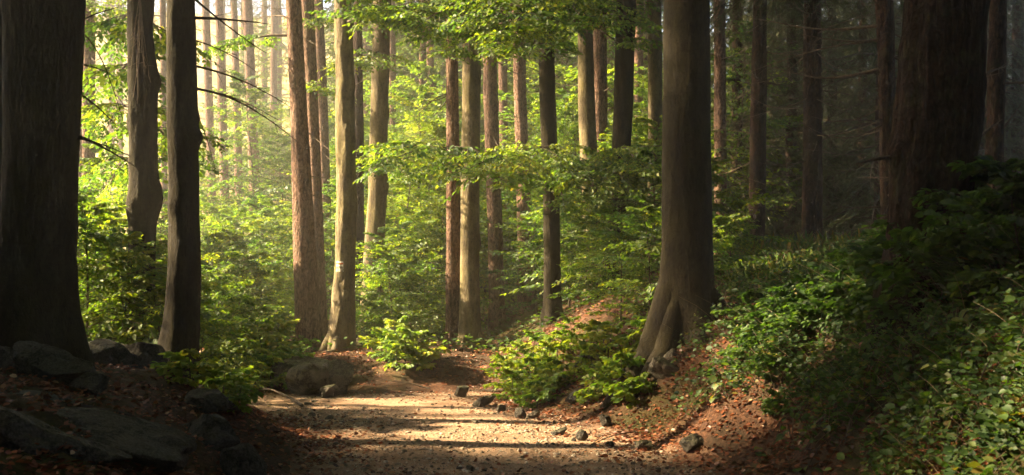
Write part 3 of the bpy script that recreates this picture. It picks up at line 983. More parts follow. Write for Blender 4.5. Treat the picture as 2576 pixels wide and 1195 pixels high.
dw = np.random.default_rng(44)
for k, (u, Y) in enumerate([(1060, 38), (1010, 44), (920, 42), (960, 52), (1110, 48), (1180, 44), (1250, 50), (1300, 44), (1400, 42), (1460, 36), (1500, 44), (1560, 40), (1620, 38), (1680, 42), (1340, 52), (1440, 52), (860, 54), (700, 62), (610, 70), (480, 66), (280, 60)]):
    x = X_of(u, Y)
    e = link('spruce_tree', None, None, (x, Y, Hs(x, Y)))
    tag(e, 'hazy spruce with drooping boughs far behind the sunny stand', 'tree', 'hazy drooping spruces behind the stand')
    m = MB()
    tube(m, [(0, 0, -.3), (.05, 0, 6), (0, 0, 15)], [.2, .15, .03], 10)
    link('trunk', m.mesh('trunk', M['pine']), e)
    link('crown', SPC[k % 3], e, (0, 0, 3.0 + (k % 4)), (0, 0, k), (1.1, 1.1, 1.0))
for k in range(56):
    Y = dw.uniform(30, 62) if k < 44 else dw.uniform(23, 30)
    u = dw.uniform(1700, 2640) if k < 44 else 1850 + 62 * (k - 44) + dw.uniform(-20, 20)
    x = X_of(u, Y)
    e = link('spruce_tree', None, None, (x, Y, Hs(x, Y)))
    tag(e, 'dense young spruce closing the dark wood behind the brown trunks', 'tree', 'dense spruces closing the dark wood')
    m = MB()
    tube(m, [(0, 0, -.2), (.05, 0, 5), (0, 0, 13)], [.16, .12, .03], 8)
    link('trunk', m.mesh('trunk', M['dark']), e)
    link('crown', SPC[k % 3], e, (0, 0, .5), (0, 0, k), (1.1, 1.1, 1.1))

# ------------------------------------------------------------------ trail mark painted on a trunk
e, T, v0 = TREES['M8']


def skin_patch(T, v0, u0, u1, va, vb, off, ncol=8, nrow=6):
    """a thin painted patch lying on the skin of a trunk"""
    za, zb = at(0, va, T.Y)[2], at(0, vb, T.Y)[2]
    m = MB()
    rows = []
    for z in np.linspace(za, zb, nrow):
        cx, r = float(T.cx(z)), float(T.rad(z))
        for u in np.linspace(u0, u1, ncol):
            c = np.clip(((u - CU) / F * T.Y - cx) / r, -.95, .95)
            th = -math.acos(c)
            s = T.surf(np.array([th]), np.array([z]))[0]
            ctr = np.array([cx, T.Y, z])
            rows.append(s + unit(s - ctr) * off - v0)
    i, j = np.meshgrid(np.arange(nrow - 1), np.arange(ncol - 1), indexing='ij')
    m.add(np.array(rows), np.stack([i * ncol + j, i * ncol + j + 1, (i + 1) * ncol + j + 1, (i + 1) * ncol + j], -1).reshape(-1, 4))
    return m


tm = link('trail_mark', skin_patch(T, v0, 847, 868, 662.5, 684, .002).mesh('trail_mark', M['paintf']), e)
tm['label'] = 'faded lower patch of the painted trail mark'
for nm, a, b, mt in (('white_stripe', 657.5, 662, 'paintw'), ('orange_stripe', 662, 666, 'painto'), ('white_stripe', 666, 670.5, 'paintw')):
    link(nm, skin_patch(T, v0, 847.5, 867, a, b, .005, 8, 4).mesh(nm, M[mt]), tm)

# ------------------------------------------------------------------ roots
def root(key, th, path, r0, up=.42):
    e, T, v0 = TREES[key]
    pts = []
    for k, (dx, dy) in enumerate(path):
        x, y = v0[0] + dx, v0[1] + dy
        z = Hs(x, y)
        pts.append((x, y, z))
    pts = np.array(pts)
    s = T.surf(np.array([th]), np.array([T.zb + up - .07]))[0]
    c = np.array([float(T.cx(T.zb + up)), T.Y, T.zb + up])
    allp = np.vstack([c + (s - c) * .25 + [0, 0, .15], pts])
    t = np.linspace(0, 1, len(allp))
    tt = np.linspace(0, 1, 16)
    P = np.stack([np.interp(tt, t, allp[:, i]) for i in range(3)], -1)
    for _ in range(3):
        P[1:-1] = (P[:-2] + 2 * P[1:-1] + P[2:]) / 4
    P[-1, 2] -= .08
    m = MB()
    rr = r0 * np.minimum((1 - tt) ** .7, .45 + 2.2 * tt) + .012
    rr = rr * (1 + .12 * fbm(P[:, 0] * 5, P[:, 1] * 5, P[:, 2] * 5, 2))
    tube(m, P - v0, rr, 14)
    link('root', m.mesh('root', M['beech_shaded' if key in ('R21', 'L3') else 'beech']), e)


root('R21', PI, [(-.36, -.10), (-.52, -.22), (-.72, -.40), (-.92, -.58), (-1.1, -.7)], .24, 1.05)
root('R21', -2.4, [(-.26, -.28), (-.42, -.48), (-.60, -.75), (-.8, -.95)], .17, .7)
root('R21', -1.3, [(.06, -.36), (.06, -.55), (.12, -.8)], .13, .5)
root('R21', .2, [(.4, -.1), (.6, -.15), (.8, -.2)], .14, .6)
root('L3', PI, [(-.24, -.1), (-.38, -.2), (-.55, -.3)], .08)
root('L3', -1.4, [(.05, -.25), (.12, -.5), (.1, -.8)], .06)
root('M8', PI, [(-.26, -.12), (-.42, -.2), (-.6, -.3)], .10)
root('M8', -1.7, [(-.03, -.3), (-.1, -.5), (-.2, -.7)], .08)
root('M11', 0, [(.3, -.1), (.5, -.2), (.75, -.3)], .08)
root('M11', -1.9, [(-.12, -.3), (-.3, -.5), (-.5, -.8)], .06)

# ------------------------------------------------------------------ dead branches
def zv(v, Y):
    return at(0, v, Y)[2]


for k, (v, u1, v1, Y1, r, sg) in enumerate([(45, 682, 62, 11.3, .020, -.02), (-10, 672, 140, 10.8, .014, .02), (165, 730, 268, 11.6, .014, -.06), (222, 745, 352, 11.2, .016, -.10), (100, 640, 180, 11.8, .009, -.05), (225, 700, 300, 10.6, .008, -.06), (270, 545, 440, 10.9, .006, -.1)]):
    add_branch('L3', zv(v, 11.0), 0.0, at(u1, v1, Y1), r, seed=100 + k, mat='wood', sag=sg, twigs=7, twl=.3)
for k, (v, u1, v1, Y1, r, sg) in enumerate([(160, 272, 182, 9.3, .010, -.05), (225, 296, 318, 9.4, .012, -.06), (335, 352, 425, 9.5, .016, -.04), (345, 330, 395, 9.0, .010, -.04), (60, 300, 20, 9.6, .009, -.04), (70, 318, 300, 9.9, .007, -.18)]):
    add_branch('L1', zv(v, 9.2), 0.0, at(u1, v1, Y1), r, seed=120 + k, mat='wood', sag=sg, twigs=5, twl=.3)
for k in range(9):
    u = 345 + 4 * (k % 5)
    add_branch('L2', zv(-20 + 6 * k, 13), -1.3, at(u - 12 + 9 * (k % 4), 110 + 18 * k % 110 + 40, 12.65 - .02 * k), .006, seed=140 + k, mat='deadwood', sag=-.02, twigs=4, twl=.35, wig=.05)
for k, (key, v, th, u1, v1, Y1, r, sg) in enumerate([
        ('M10', 236, PI, 1040, 300, 20.6, .016, -.10), ('M10', 250, PI, 1085, 295, 20.4, .012, .05), ('M5', 330, 0, 830, 380, 19.5, .010, .0), ('M6', 160, 0, 860, 195, 22.5, .009, -.03),
        ('M6', 380, 0, 850, 420, 22.5, .010, -.03), ('M5', 90, 0, 800, 115, 19.6, .009, .02), ('M9', 90, PI, 905, 30, 21.6, .012, -.05), ('M5', 50, PI, 690, 20, 19.8, .008, 0),
        ('M6', 30, 0, 880, 50, 22.6, .012, -.02), ('M14', 300, PI, 1275, 260, 27.5, .012, 0), ('M12', 470, 0, 1290, 430, 25.5, .010, 0)]):
    add_branch(key, zv(v, TREES[key][1].Y), th, at(u1, v1, Y1), r, seed=160 + k, mat='deadwood', sag=sg, twigs=4)
# long bent dead limbs of the brown spruces
for k, (key, v, th, u1, v1, Y1, r, sg) in enumerate([
        ('R26', 175, PI, 1915, 165, 14.6, .030, .09), ('R26', 65, PI, 1890, 45, 14.8, .026, .06), ('R26', 100, PI, 2010, 90, 14.3, .020, .05), ('R26', 520, PI, 2105, 520, 13.6, .016, .01),
        ('R26', 560, PI, 2160, 555, 13.5, .012, .02), ('R26', 300, PI, 2110, 318, 13.4, .012, .03), ('R27', 395, PI, 2150, 412, 7.6, .022, -.02), ('R27', 215, 0, 2530, 160, 8.6, .018, -.03),
        ('R27', 380, 0, 2520, 300, 8.4, .022, -.03), ('R28', 100, PI, 2470, 108, 11.8, .012, 0), ('R28', 330, 0, 2570, 260, 12, .016, 0)]):
    add_branch(key, zv(v, TREES[key][1].Y), th, at(u1, v1, Y1), r, seed=180 + k, mat='deadwood', sag=sg, twigs=9, twl=.35, wig=.05)
rb = np.random.default_rng(77)
for key, n in (('M5', 5), ('M6', 7), ('M10', 5), ('M12', 6), ('M14', 6), ('M13', 5), ('B0', 6), ('B1', 6), ('B2', 5), ('B3', 7), ('L4', 4), ('F1', 4), ('F3', 5), ('F5', 5), ('F6', 5), ('F11', 5), ('R23', 14), ('R24', 12), ('R25', 18), ('R26', 8), ('R22', 10), ('R29', 8), ('R28', 6), ('M7', 5), ('M17', 6)):
    T = TREES[key][1]
    for k in range(n):
        v = rb.uniform(-40, 560)
        th = rb.uniform(0, 2 * PI)
        L = rb.uniform(.8, 2.3) if key[0] == 'R' else rb.uniform(.3, 1.5)
        z = zv(v, T.Y)
        p1 = np.array([float(T.cx(z)) + L * math.cos(th), T.Y + L * math.sin(th), z + L * rb.uniform(-.25, .2)])
        add_branch(key, z, th, p1, rb.uniform(.008, .016), seed=300 + k + int(T.Y * 10), mat='deadwood', sag=rb.uniform(-.05, .2), twigs=7, twl=.5, wig=.05)

# ------------------------------------------------------------------ leafy boughs held by the beeches
for k, (key, v, u1, v1, Y1, n, sp) in enumerate([
        ('M11', 60, 1045, 70, 16.6, 11, 1.0), ('M11', 20, 1310, 100, 16.2, 11, 1.0), ('M11', 90, 1130, 150, 16.8, 9, .9), ('M15', 40, 1250, 40, 16.2, 10, 1.0), ('M15', 70, 1570, 120, 16.4, 11, 1.0), ('M15', 10, 1450, 30, 16.4, 9, 1.0), ('M15', 110, 1330, 150, 15.6, 9, .9),
        ('M9', 20, 1060, -10, 18.0, 9, 1.0), ('M9', 130, 905, 180, 20.5, 7, .8), ('M8', 60, 960, 60, 17.6, 8, .9), ('M8', -30, 900, 10, 17.4, 8, .9),
        ('M15', 420, 1150, 440, 16.4, 10, .85), ('M15', 440, 1500, 480, 16.4, 8, .85), ('M11', 410, 990, 400, 17.2, 10, .95), ('M11', 430, 1260, 480, 16.3, 11, .95), ('M15', 400, 1330, 420, 15.9, 10, 1.0),
        ('M15', 470, 1420, 520, 16.0, 7, .8), ('M16', 60, 1570, 40, 19.0, 8, 1.0), ('M18', 380, 1600, 410, 16.6, 8, .9), ('M18', 420, 1470, 450, 16.8, 8, .9), ('M16', 20, 1420, 20, 19.5, 8, 1.0), ('M20', 420, 1600, 470, 17, 7, .9),
        ('M9', 60, 1010, 60, 17.6, 9, .9), ('M11', 110, 1240, 150, 16.0, 9, .9), ('M9', 440, 1010, 430, 18.5, 8, .8),
        ('L2', 60, 290, 90, 16.0, 7, .8), ('L2', 180, 285, 230, 16.6, 8, .8), ('L2', 300, 265, 330, 17.0, 8, .85), ('L2', 60, 425, 130, 15.6, 5, .7), ('L2', 330, 430, 380, 15.8, 5, .7), ('L2', 430, 275, 470, 17.0, 7, .8), ('L4', 30, 270, 40, 20, 7, .9),
        ('M5', 90, 560, 120, 20.4, 5, .55), ('M6', 60, 840, 60, 21.6, 6, .8), ('M6', 230, 830, 240, 21.8, 5, .7)]):
    leafy_bough(key, zv(v, TREES[key][1].Y), at(u1, v1, Y1), 400 + k, n, sp)

# ------------------------------------------------------------------ young beeches (the leafy understorey)
def saps(rows, label, group, **kw):
    for (u, Y, kind, s) in rows:
        sapling(kind, X_of(u, Y), Y, label, group, s, **kw)


saps([(215, 12.4, 'low2', .78), (300, 12.6, 'low1', .78), (250, 16.2, 'low2', 1.05), (350, 16.0, 'low2', .95), (395, 12.8, 'low3', .7), (500, 13.4, 'low3', .62), (565, 14.6, 'low3', .42), (170, 14.0, 'mid1', .75), (545, 17.6, 'low1', .8), (150, 17.5, 'mid1', .9), (440, 16.4, 'low2', .9), (90, 13.0, 'low2', 1.0)],
     'young beech in the shadowy thicket behind the dark bank trunks', 'shady thicket of young beeches')
saps([(255, 20.5, 'mid2', .9), (300, 23.5, 'mid1', 1.0), (400, 20.0, 'mid1', .8), (210, 25, 'mid2', .9)], 'airy young beech lit from behind between the dark bank trunks', 'backlit young beeches behind the bank')
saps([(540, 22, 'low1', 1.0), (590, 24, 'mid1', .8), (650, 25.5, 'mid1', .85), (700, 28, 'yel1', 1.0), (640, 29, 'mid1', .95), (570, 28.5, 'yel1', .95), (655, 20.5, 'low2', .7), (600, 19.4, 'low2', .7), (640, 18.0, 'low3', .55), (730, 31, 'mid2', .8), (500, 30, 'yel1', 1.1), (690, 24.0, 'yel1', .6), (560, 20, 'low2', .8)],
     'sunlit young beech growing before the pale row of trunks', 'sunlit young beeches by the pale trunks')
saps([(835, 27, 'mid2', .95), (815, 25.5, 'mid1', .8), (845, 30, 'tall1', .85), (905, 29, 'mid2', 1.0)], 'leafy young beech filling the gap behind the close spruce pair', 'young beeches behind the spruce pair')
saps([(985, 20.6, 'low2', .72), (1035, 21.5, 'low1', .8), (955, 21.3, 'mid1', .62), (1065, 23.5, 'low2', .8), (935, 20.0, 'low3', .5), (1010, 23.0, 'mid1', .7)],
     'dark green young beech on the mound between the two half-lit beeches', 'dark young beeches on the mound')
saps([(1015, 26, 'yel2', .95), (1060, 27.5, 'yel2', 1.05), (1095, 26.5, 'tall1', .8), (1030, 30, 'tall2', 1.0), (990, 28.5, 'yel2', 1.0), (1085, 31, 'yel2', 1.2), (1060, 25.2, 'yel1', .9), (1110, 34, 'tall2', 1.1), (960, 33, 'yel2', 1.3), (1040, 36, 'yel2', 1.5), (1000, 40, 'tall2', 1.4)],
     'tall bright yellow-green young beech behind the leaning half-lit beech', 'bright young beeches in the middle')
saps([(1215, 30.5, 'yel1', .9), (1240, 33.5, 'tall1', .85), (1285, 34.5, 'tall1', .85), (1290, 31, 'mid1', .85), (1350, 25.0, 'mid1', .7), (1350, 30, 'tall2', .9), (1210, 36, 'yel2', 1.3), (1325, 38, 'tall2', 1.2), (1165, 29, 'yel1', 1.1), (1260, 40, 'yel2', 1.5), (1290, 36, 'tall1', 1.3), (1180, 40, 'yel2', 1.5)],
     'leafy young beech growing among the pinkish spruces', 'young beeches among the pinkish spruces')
saps([(1430, 22.5, 'mid2', .75), (1445, 25.5, 'tall1', .8), (1420, 29, 'tall2', .85), (1500, 20.6, 'mid1', .75), (1540, 22.8, 'mid2', .8), (1580, 17.4, 'mid1', .58), (1640, 16.6, 'mid1', .6), (1520, 18.6, 'low2', .7), (1475, 21.0, 'low2', .68), (1550, 26, 'tall1', .8), (1600, 23, 'mid2', .85), (1620, 27, 'tall2', .8), (1640, 19.5, 'mid2', .7), (1585, 29, 'tall1', .85), (1560, 15.8, 'low2', .6), (1630, 14.8, 'low2', .62), (1660, 30, 'tall2', .85)],
     'green young beech crowding the bank before the great dark beech', 'young beeches on the path bank')
saps([(1835, 25, 'tall1', 1.0), (1850, 30, 'tall2', .9), (1870, 34, 'tall2', 1.0), (1800, 29, 'tall1', .9)], 'dim green young beech between the great dark beech and the brown wood', 'young beeches at the edge of the brown wood')
saps([(1790, 14.5, 'low3', .6), (1840, 16.5, 'low3', .6), (1780, 18.5, 'low2', .7)], 'dark young beech huddled against the great dark beech', 'young beeches beside the great beech')
# background bushes on the slope
bgr = np.random.default_rng(9)
rows = []
for k in range(58):
    Y = bgr.uniform(33, 60)
    uu = bgr.uniform(480, 1700)
    rows.append((uu, Y, ['yel2', 'tall1', 'yel1', 'tall2'][k % 4], bgr.uniform(.8, 1.25) * (1.45 if uu > 860 else .9)))
saps(rows, 'hazy young tree far back on the sunny wooded slope', 'far young trees on the slope')
# seedlings along the foot of the bank
srows = []
for (u, v, kind, s) in [(1265, 985, 'seed2', .8), (1300, 950, 'seed2', .8), (1340, 905, 'seed1', .9), (1285, 1010, 'seed1', .9), (1330, 985, 'seed1', 1.0), (1370, 950, 'seed2', .8), (1400, 910, 'seed1', .9), (1395, 985, 'seed3', 1.0), (1440, 890, 'seed2', .8), (1350, 1030, 'seed3', 1.0), (1370, 1000, 'seed3', 1.2), (1420, 960, 'seed3', 1.2)]:
    x, y, z = ground_at(u, v)
    s *= .68
    sapling(kind, x, y, 'yellow-green beech seedling at the sunny bend of the path', 'seedlings at the bend of the path', s, 'beech_seedling', cat='seedling')
for (u, v, kind, s) in [(1490, 965, 'seed2', .8), (1530, 930, 'seed2', .9), (1560, 985, 'seed1', 1.0), (1590, 930, 'seed1', 1.0), (1520, 1000, 'seed1', .9), (1570, 1020, 'seed3', 1.1), (1610, 1000, 'seed3', 1.0), (1480, 1020, 'seed3', .9), (1630, 880, 'seed1', 1.0), (1500, 890, 'seed1', 1.0)]:
    x, y, z = ground_at(u, v)
    s *= .62
    sapling(kind, x, y, 'beech seedling on the litter slope below the great dark beech', 'seedlings below the great beech', s, 'beech_seedling', cat='seedling')
for (u, v, kind, s) in [(620, 960, 'seed2', 1.0), (660, 945, 'seed2', 1.1), (700, 930, 'seed2', 1.1), (680, 975, 'seed1', 1.1), (725, 960, 'seed1', 1.0), (640, 985, 'seed1', 1.0), (735, 985, 'seed3', 1.0), (600, 940, 'seed2', 1.1)]:
    x, y, z = ground_at(u, v)
    s *= .75
    sapling(kind, x, y, 'small bushy beech seedling beside the boulders', 'seedlings beside the boulders', s, 'beech_seedling', cat='seedling')
for (u, v, kind, s) in [(985, 905, 'seed2', .9), (1020, 915, 'seed1', 1.1), (1050, 930, 'seed3', 1.2), (1000, 930, 'seed1', .9), (1075, 905, 'seed3', .8), (960, 900, 'seed1', .9)]:
    x, y, z = ground_at(u, v)
    s *= .75
    sapling(kind, x, y, 'small beech seedling on the shaded earth mound', 'seedlings on the earth mound', s, 'beech_seedling', cat='seedling')
for (u, v, kind, s) in [(545, 960, 'seed3', .8), (480, 965, 'seed3', .7), (600, 1050, 'seed3', .6), (560, 1000, 'seed3', .7)]:
    x, y, z = ground_at(u, v)
    sapling(kind, x, y, 'tiny seedling on the dark bank rim by the burled beech', 'seedlings on the dark bank', s, 'beech_seedling', cat='seedling')
for (u, v, kind, s) in [(2270, 760, 'bram2', .8), (2330, 800, 'bram2', .9), (2510, 740, 'bram2', .9), (2560, 720, 'bram2', .9), (2240, 840, 'bram1', .8), (2180, 780, 'bram1', .8), (2120, 780, 'bram1', .8), (2300, 720, 'bram2', .9), (2360, 720, 'bram2', 1.0), (2490, 660, 'bram2', 1.0), (2550, 640, 'bram2', 1.0),
                        (2040, 800, 'bram1', .8), (1970, 810, 'bram1', .8), (1900, 830, 'bram1', .8), (2000, 860, 'bram1', .7), (1930, 880, 'bram1', .7), (2090, 840, 'bram1', .7), (1870, 920, 'bram1', .6), (1960, 960, 'bram1', .6), (2060, 1000, 'bram1', .5), (1960, 1040, 'bram1', .4)]:
    x, y, z = ground_at(u, v)
    sapling(kind, x, y, 'leafy bramble bush on the overgrown fern bank', 'bramble bushes on the fern bank', s, 'bramble_bush', cat='bush')
# unseen trees added beside, behind and over the viewer to shade the near banks
for k, (x, y, s) in enumerate([(-9.5, 9.0, .95), (-11.5, 9.6, .95), (-8.6, 4.2, 1.05), (-13.5, 4, 1.3), (-16, 9.5, .9), (-10.5, 2.5, 1.1), (-17, 4, 1.2), (-6.5, 1.0, .9), (-7.5, -4, 1.0), (-13, -3, 1.2),
                               (-3.2, -6, 1.0), (3.0, -5.5, 1.0), (7.0, -3, 1.1), (0, -10, 1.2), (-6, -11, 1.2), (6, -11, 1.2), (12, -8, 1.2), (-12, -12, 1.2), (9.5, 2, 1.1), (13, 5, 1.2), (8.2, 6.5, 1.0), (11.5, 10.5, 1.1), (15, 13, 1.2),
                               (5.6, 1.5, .9), (14.5, 19, 1.1), (17, 0, 1.2), (-20, 9, 1.2), (-22, 0, 1.3), (18, 24, 1.2), (-2, -17, 1.3), (10, -17, 1.3), (-10, -19, 1.3), (-7.6, 9.0, .72), (-8.2, 9.9, .64), (-7.7, 6.9, .44),
                               (-13, -18, 1.6), (-14, -13, 1.6), (-13, -9, 1.6), (-14, -5.5, 1.6), (-13, -1, 1.6), (-14, 2, 1.6), (-12, 3.4, 1.4), (-14.5, 10.2, 1.1), (-18, 6, .9), (-18, 10, 1.1), (-18, -8, 1.7), (-22, 3, 1.5)]):
    e = link('spruce_tree', None, None, (x, y, Hs(x, y)))
    tag(e, 'bushy unseen spruce added outside the picture to shade the near banks', 'tree', 'added spruces around the viewer')
    m = MB()
    tube(m, [(0, 0, -.2), (.05, 0, 5), (0, 0, 13 * s)], [.25, .18, .03], 10)
    link('trunk', m.mesh('trunk', M['dark']), e)
    link('crown', SPC[2 if k % 2 else 0], e, (0, 0, .8), (0, 0, k), (1.35 * s, 1.35 * s, 1.15 * s))
    link('crown', SPC[0 if k % 2 else 2], e, (0, 0, 1.05), (0, 0, k + .8), (1.35 * s, 1.35 * s, 1.1 * s))  # second crown added to make the shade denser
for k, (x, y, z) in enumerate([(-2.5, 3.5, 8.5), (2.5, 2.0, 8.5), (0, -2.0, 9), (5.5, 6, 9), (-5.5, 5, 8.5)]):  # canopy added overhead to keep sky light off the near ground
    e = link('beech_tree', None, None, (x * 2.2, y - 3, Hs(x * 2.2, y - 3)))
    tag(e, 'tall unseen beech added over the path to block the sky', 'tree', 'added beeches roofing the path')
    m = MB()
    dx, dy = x - x * 2.2, 3
    tube(m, [(0, 0, -.2), (dx * .3, dy * .3, 4), (dx, dy, z), (dx, dy, z + 8)], [.3, .25, .18, .03], 12)
    link('trunk', m.mesh('trunk', M['beech']), e)
    link('crown', BC[k % 2], e, (dx, dy, z - Hs(x * 2.2, y - 3)), (0, 0, k * 1.3), (1.35, 1.35, .9))


for k, (x, y, z) in enumerate([(-10.5, 15.2, 9.2), (-13.0, 14.6, 10.8)]):  # crowns added out of view to shade the great dark beech
    e = link('beech_tree', None, None, (x, y, Hs(x, y)))
    tag(e, 'unseen beech added beyond the near bank to shade the great dark beech', 'tree', 'added low-crowned beeches beyond the near bank')
    m = MB()
    tube(m, [(0, 0, -.2), (.1, 0, 4), (0, 0, z + 7)], [.2, .16, .03], 12)
    link('trunk', m.mesh('trunk', M['beech']), e)
    link('crown', BC[k % 2], e, (0, 0, z - Hs(x, y)), (0, 0, k * 2.3), (1, 1, .8))

# ------------------------------------------------------------------ rocks
def ico(sub):
    import bmesh
    bm = bmesh.new()
    bmesh.ops.create_icosphere(bm, subdivisions=sub, radius=1)
    v = np.array([tuple(p.co) for p in bm.verts])
    f = np.array([[p.index for p in q.verts] for q in bm.faces])
    bm.free()
    return v, f


ICO5, ICO4, ICO3, ICO1 = ico(5), ico(4), ico(3), ico(1)


def rock_mesh(seed, sx, sy, sz, mat, cuts=11, base=ICO4, rough=.085):
    rng = np.random.default_rng(seed)
    v = base[0].copy()
    for k in range(cuts):
        n = unit(rng.normal(0, 1, 3))
        d = rng.uniform(.42, .78)
        ex = np.maximum(v @ n - d, 0)
        v = v - ex[:, None] * n * .98
    nrm = unit(v)
    v = v + nrm * (rough * fbm(v[:, 0] * 2.5 + seed, v[:, 1] * 2.5, v[:, 2] * 2.5, 4) + rough * .3 * fbm(v[:, 0] * 9 + seed, v[:, 1] * 9, v[:, 2] * 9, 3))[:, None]
    m = MB()
    m.add(v * np.array([sx, sy, sz]), None, base[1])
    return m.mesh('rock', M[mat])


def rock(seed, uc, vb, w, h, Y, label, mat='rock', depth=1.0, name='boulder', cat='boulder', rot=(0, 0, 0), group=None, base=ICO4, sink=.0, cuts=16):
    """w, h: seen size in picture units at distance Y, standing on the ground there"""
    x = X_of(uc, Y)
    k_ = 1.12 if (seed >= 19 and seed not in (30, 35)) or name == 'stone' else 1.6
    sx, sz = .5 * w / F * Y * k_, .5 * h / F * Y * k_ * 1.05
    z = at(uc, vb, Y)[2] + .5 * h / F * Y
    zg = Hs(x, Y)
    if z - sz * .7 > zg:
        z = zg + sz * .6
    o = link(name, rock_mesh(seed, sx, sx * depth, sz, mat, cuts, base), None, (x, Y, z), rot)
    return tag(o, label, cat, group)


rock(1, 774, 972, 76, 62, 15.75, 'blocky grey boulder under the close spruce pair, square face to the path', 'boulder', .8, rot=(0, -.12, .5), cuts=5)
rock(2, 852, 972, 76, 68, 15.85, 'rounded boulder under the trail-marked beech, sloping sunlit top', 'boulder', .8, rot=(0, .22, -.4), cuts=5)
rock(3, 776, 930, 116, 52, 16.6, 'flat mossy slab lying over the blocky boulder', 'boulder', .8, rot=(.1, .06, 0), cuts=5)
rock(4, 824, 992, 44, 34, 15.3, 'small wedge rock below the gap of the two boulders', 'boulder', .8)
rock(5, 835, 1020, 48, 20, 15.4, 'flat grey stone lying on red leaves at the far path edge', 'stone', .8, name='stone', cat='stone', base=ICO3)
rock(6, 607, 1026, 42, 26, 13.6, 'pale sunlit stone by the bend where the path leaves', 'stone', .8, name='stone', cat='stone', base=ICO3)
rock(7, 742, 1036, 34, 24, 14.6, 'dark stump-like stone at the edge of the seedlings', 'rockd', .9, name='stone', cat='stone', base=ICO3)
rock(8, 128, 985, 160, 108, 8.3, 'big humped boulder leaning against the foot of the thickest trunk', 'rockd', .8, rot=(0, .25, 0), base=ICO5)
rock(9, 245, 950, 105, 76, 10.4, 'dark boulder between the thickest trunk and the burled beech', 'rockd', .9)
rock(10, 345, 962, 100, 86, 10.6, 'steep slab boulder with a pale shoulder beside the burled beech', 'rockd', .7, rot=(0, .3, .2))
rock(11, 224, 998, 86, 62, 8.0, 'flat-topped rock at the end of the big humped boulder', 'rockd', .9)
rock(12, 20, 960, 70, 80, 8.6, 'small boulder cut by the picture edge beside the humped boulder', 'rockd', .9)
rock(13, 60, 1170, 330, 130, 6.0, 'broad dark rock ledge low in the shaded bank corner', 'rockd', .9, rot=(0, .14, .2), base=ICO5)
rock(14, 330, 1160, 300, 90, 6.6, 'low dark ledge stepping down the shaded bank', 'rockd', .8, rot=(0, .2, -.1), base=ICO5)
rock(15, 540, 1120, 150, 90, 7.9, 'black rock at the bank rim overhanging the path', 'rockd', .8, rot=(0, .3, 0))
rock(16, 530, 1030, 120, 62, 9.4, 'dark mossy rock on the bank rim near the burled beech', 'rockd', .8)
rock(17, 620, 1190, 110, 90, 7.4, 'lowest black rock where the bank meets the path', 'rockd', .8)
rock(18, 90, 1035, 200, 46, 7.3, 'long flat ledge below the humped boulder', 'rockd', .7, rot=(0, .08, 0))
rock(19, 1161, 1003, 52, 36, 15.4, 'angular grey rock at the far end of the path', 'rock', .8)
rock(20, 1215, 1022, 76, 30, 14.2, 'long sloping stone like a log at the foot of the seedlings', 'rock', .6, rot=(0, -.3, .3))
rock(21, 1258, 1036, 34, 24, 13.4, 'dark hollow stone beside the sloping log-like stone', 'rockd', .9, name='stone', cat='stone', base=ICO3)
rock(22, 1308, 1046, 30, 34, 12.8, 'upright dark stone under the yellow seedlings', 'rockd', .9, name='stone', cat='stone', base=ICO3)
rock(23, 1345, 1040, 44, 22, 12.9, 'pale slanting stone half buried in red litter', 'stone', .8, name='stone', cat='stone', rot=(0, -.3, 0), base=ICO3)
rock(24, 1402, 1092, 52, 24, 11.4, 'low dark stone lying across the litter slope', 'rockd', .6, name='stone', cat='stone', rot=(0, -.3, .3), base=ICO3)
rock(25, 1466, 1112, 34, 32, 10.9, 'pointed dark stone in the middle of the red litter', 'rockd', .8, name='stone', cat='stone', base=ICO3)
rock(26, 1444, 1116, 16, 16, 10.85, 'little dark stone touching the pointed one', 'rockd', .8, name='stone', cat='stone', base=ICO3)
rock(27, 1534, 1122, 36, 18, 10.5, 'flat grey stone between the litter and the bank plants', 'rock', .7, name='stone', cat='stone', base=ICO3)
rock(28, 1612, 1122, 62, 40, 10.3, 'rounded mossy rock at the dark end of the litter slope', 'rock', .8)
rock(29, 1522, 1060, 40, 44, 11.8, 'dark round rock under the overhang of the litter slope', 'rockd', .8)
rock(30, 1668, 955, 66, 54, 12.0, 'upright rock wedged between the roots of the great dark beech', 'boulder', .7)
rock(31, 1470, 905, 90, 46, 14.6, 'slanted dark rock jutting out of the seedling slope', 'rockd', .95, rot=(0, -.35, .2))
rock(32, 1450, 965, 60, 40, 13.4, 'dark broken rock lower on the seedling slope', 'rockd', .95, rot=(0, -.35, .2))
rock(33, 1255, 880, 40, 34, 24.5, 'pale leaning stone at the foot of the sunlit pinkish spruce', 'stone', .6, rot=(0, .4, 0))
rock(34, 1010, 960, 70, 34, 17.4, 'dark stone set in the face of the earth mound', 'rockd', .8)
rock(35, 1690, 940, 60, 60, 12.4, 'pale mossy rock at the trunk foot of the great dark beech', 'boulder', .7)
rock(36, 1740, 1100, 80, 44, 9.8, 'dim mossy rock under the bank plants', 'rockd', .8)
for k in range(34):
    rs = np.random.default_rng(500 + k)
    y = rs.uniform(8.2, 15.5)
    xl, xr = path_edges(np.array([y]))
    x = rs.uniform(float(xl[0]) + .2, float(xr[0]) - .1)
    s = rs.uniform(.018, .045) * (1 + .4 * (y > 12))
    o = link('stone', rock_mesh(600 + k, s, s * .9, s * .65, 'stone', 8, ICO3), None, (x, y, Hs(x, y) + s * .25), (0, 0, rs.uniform(0, 6)))
    tag(o, 'small loose stone lying on the open gravel path', 'stone', 'loose stones on the path')

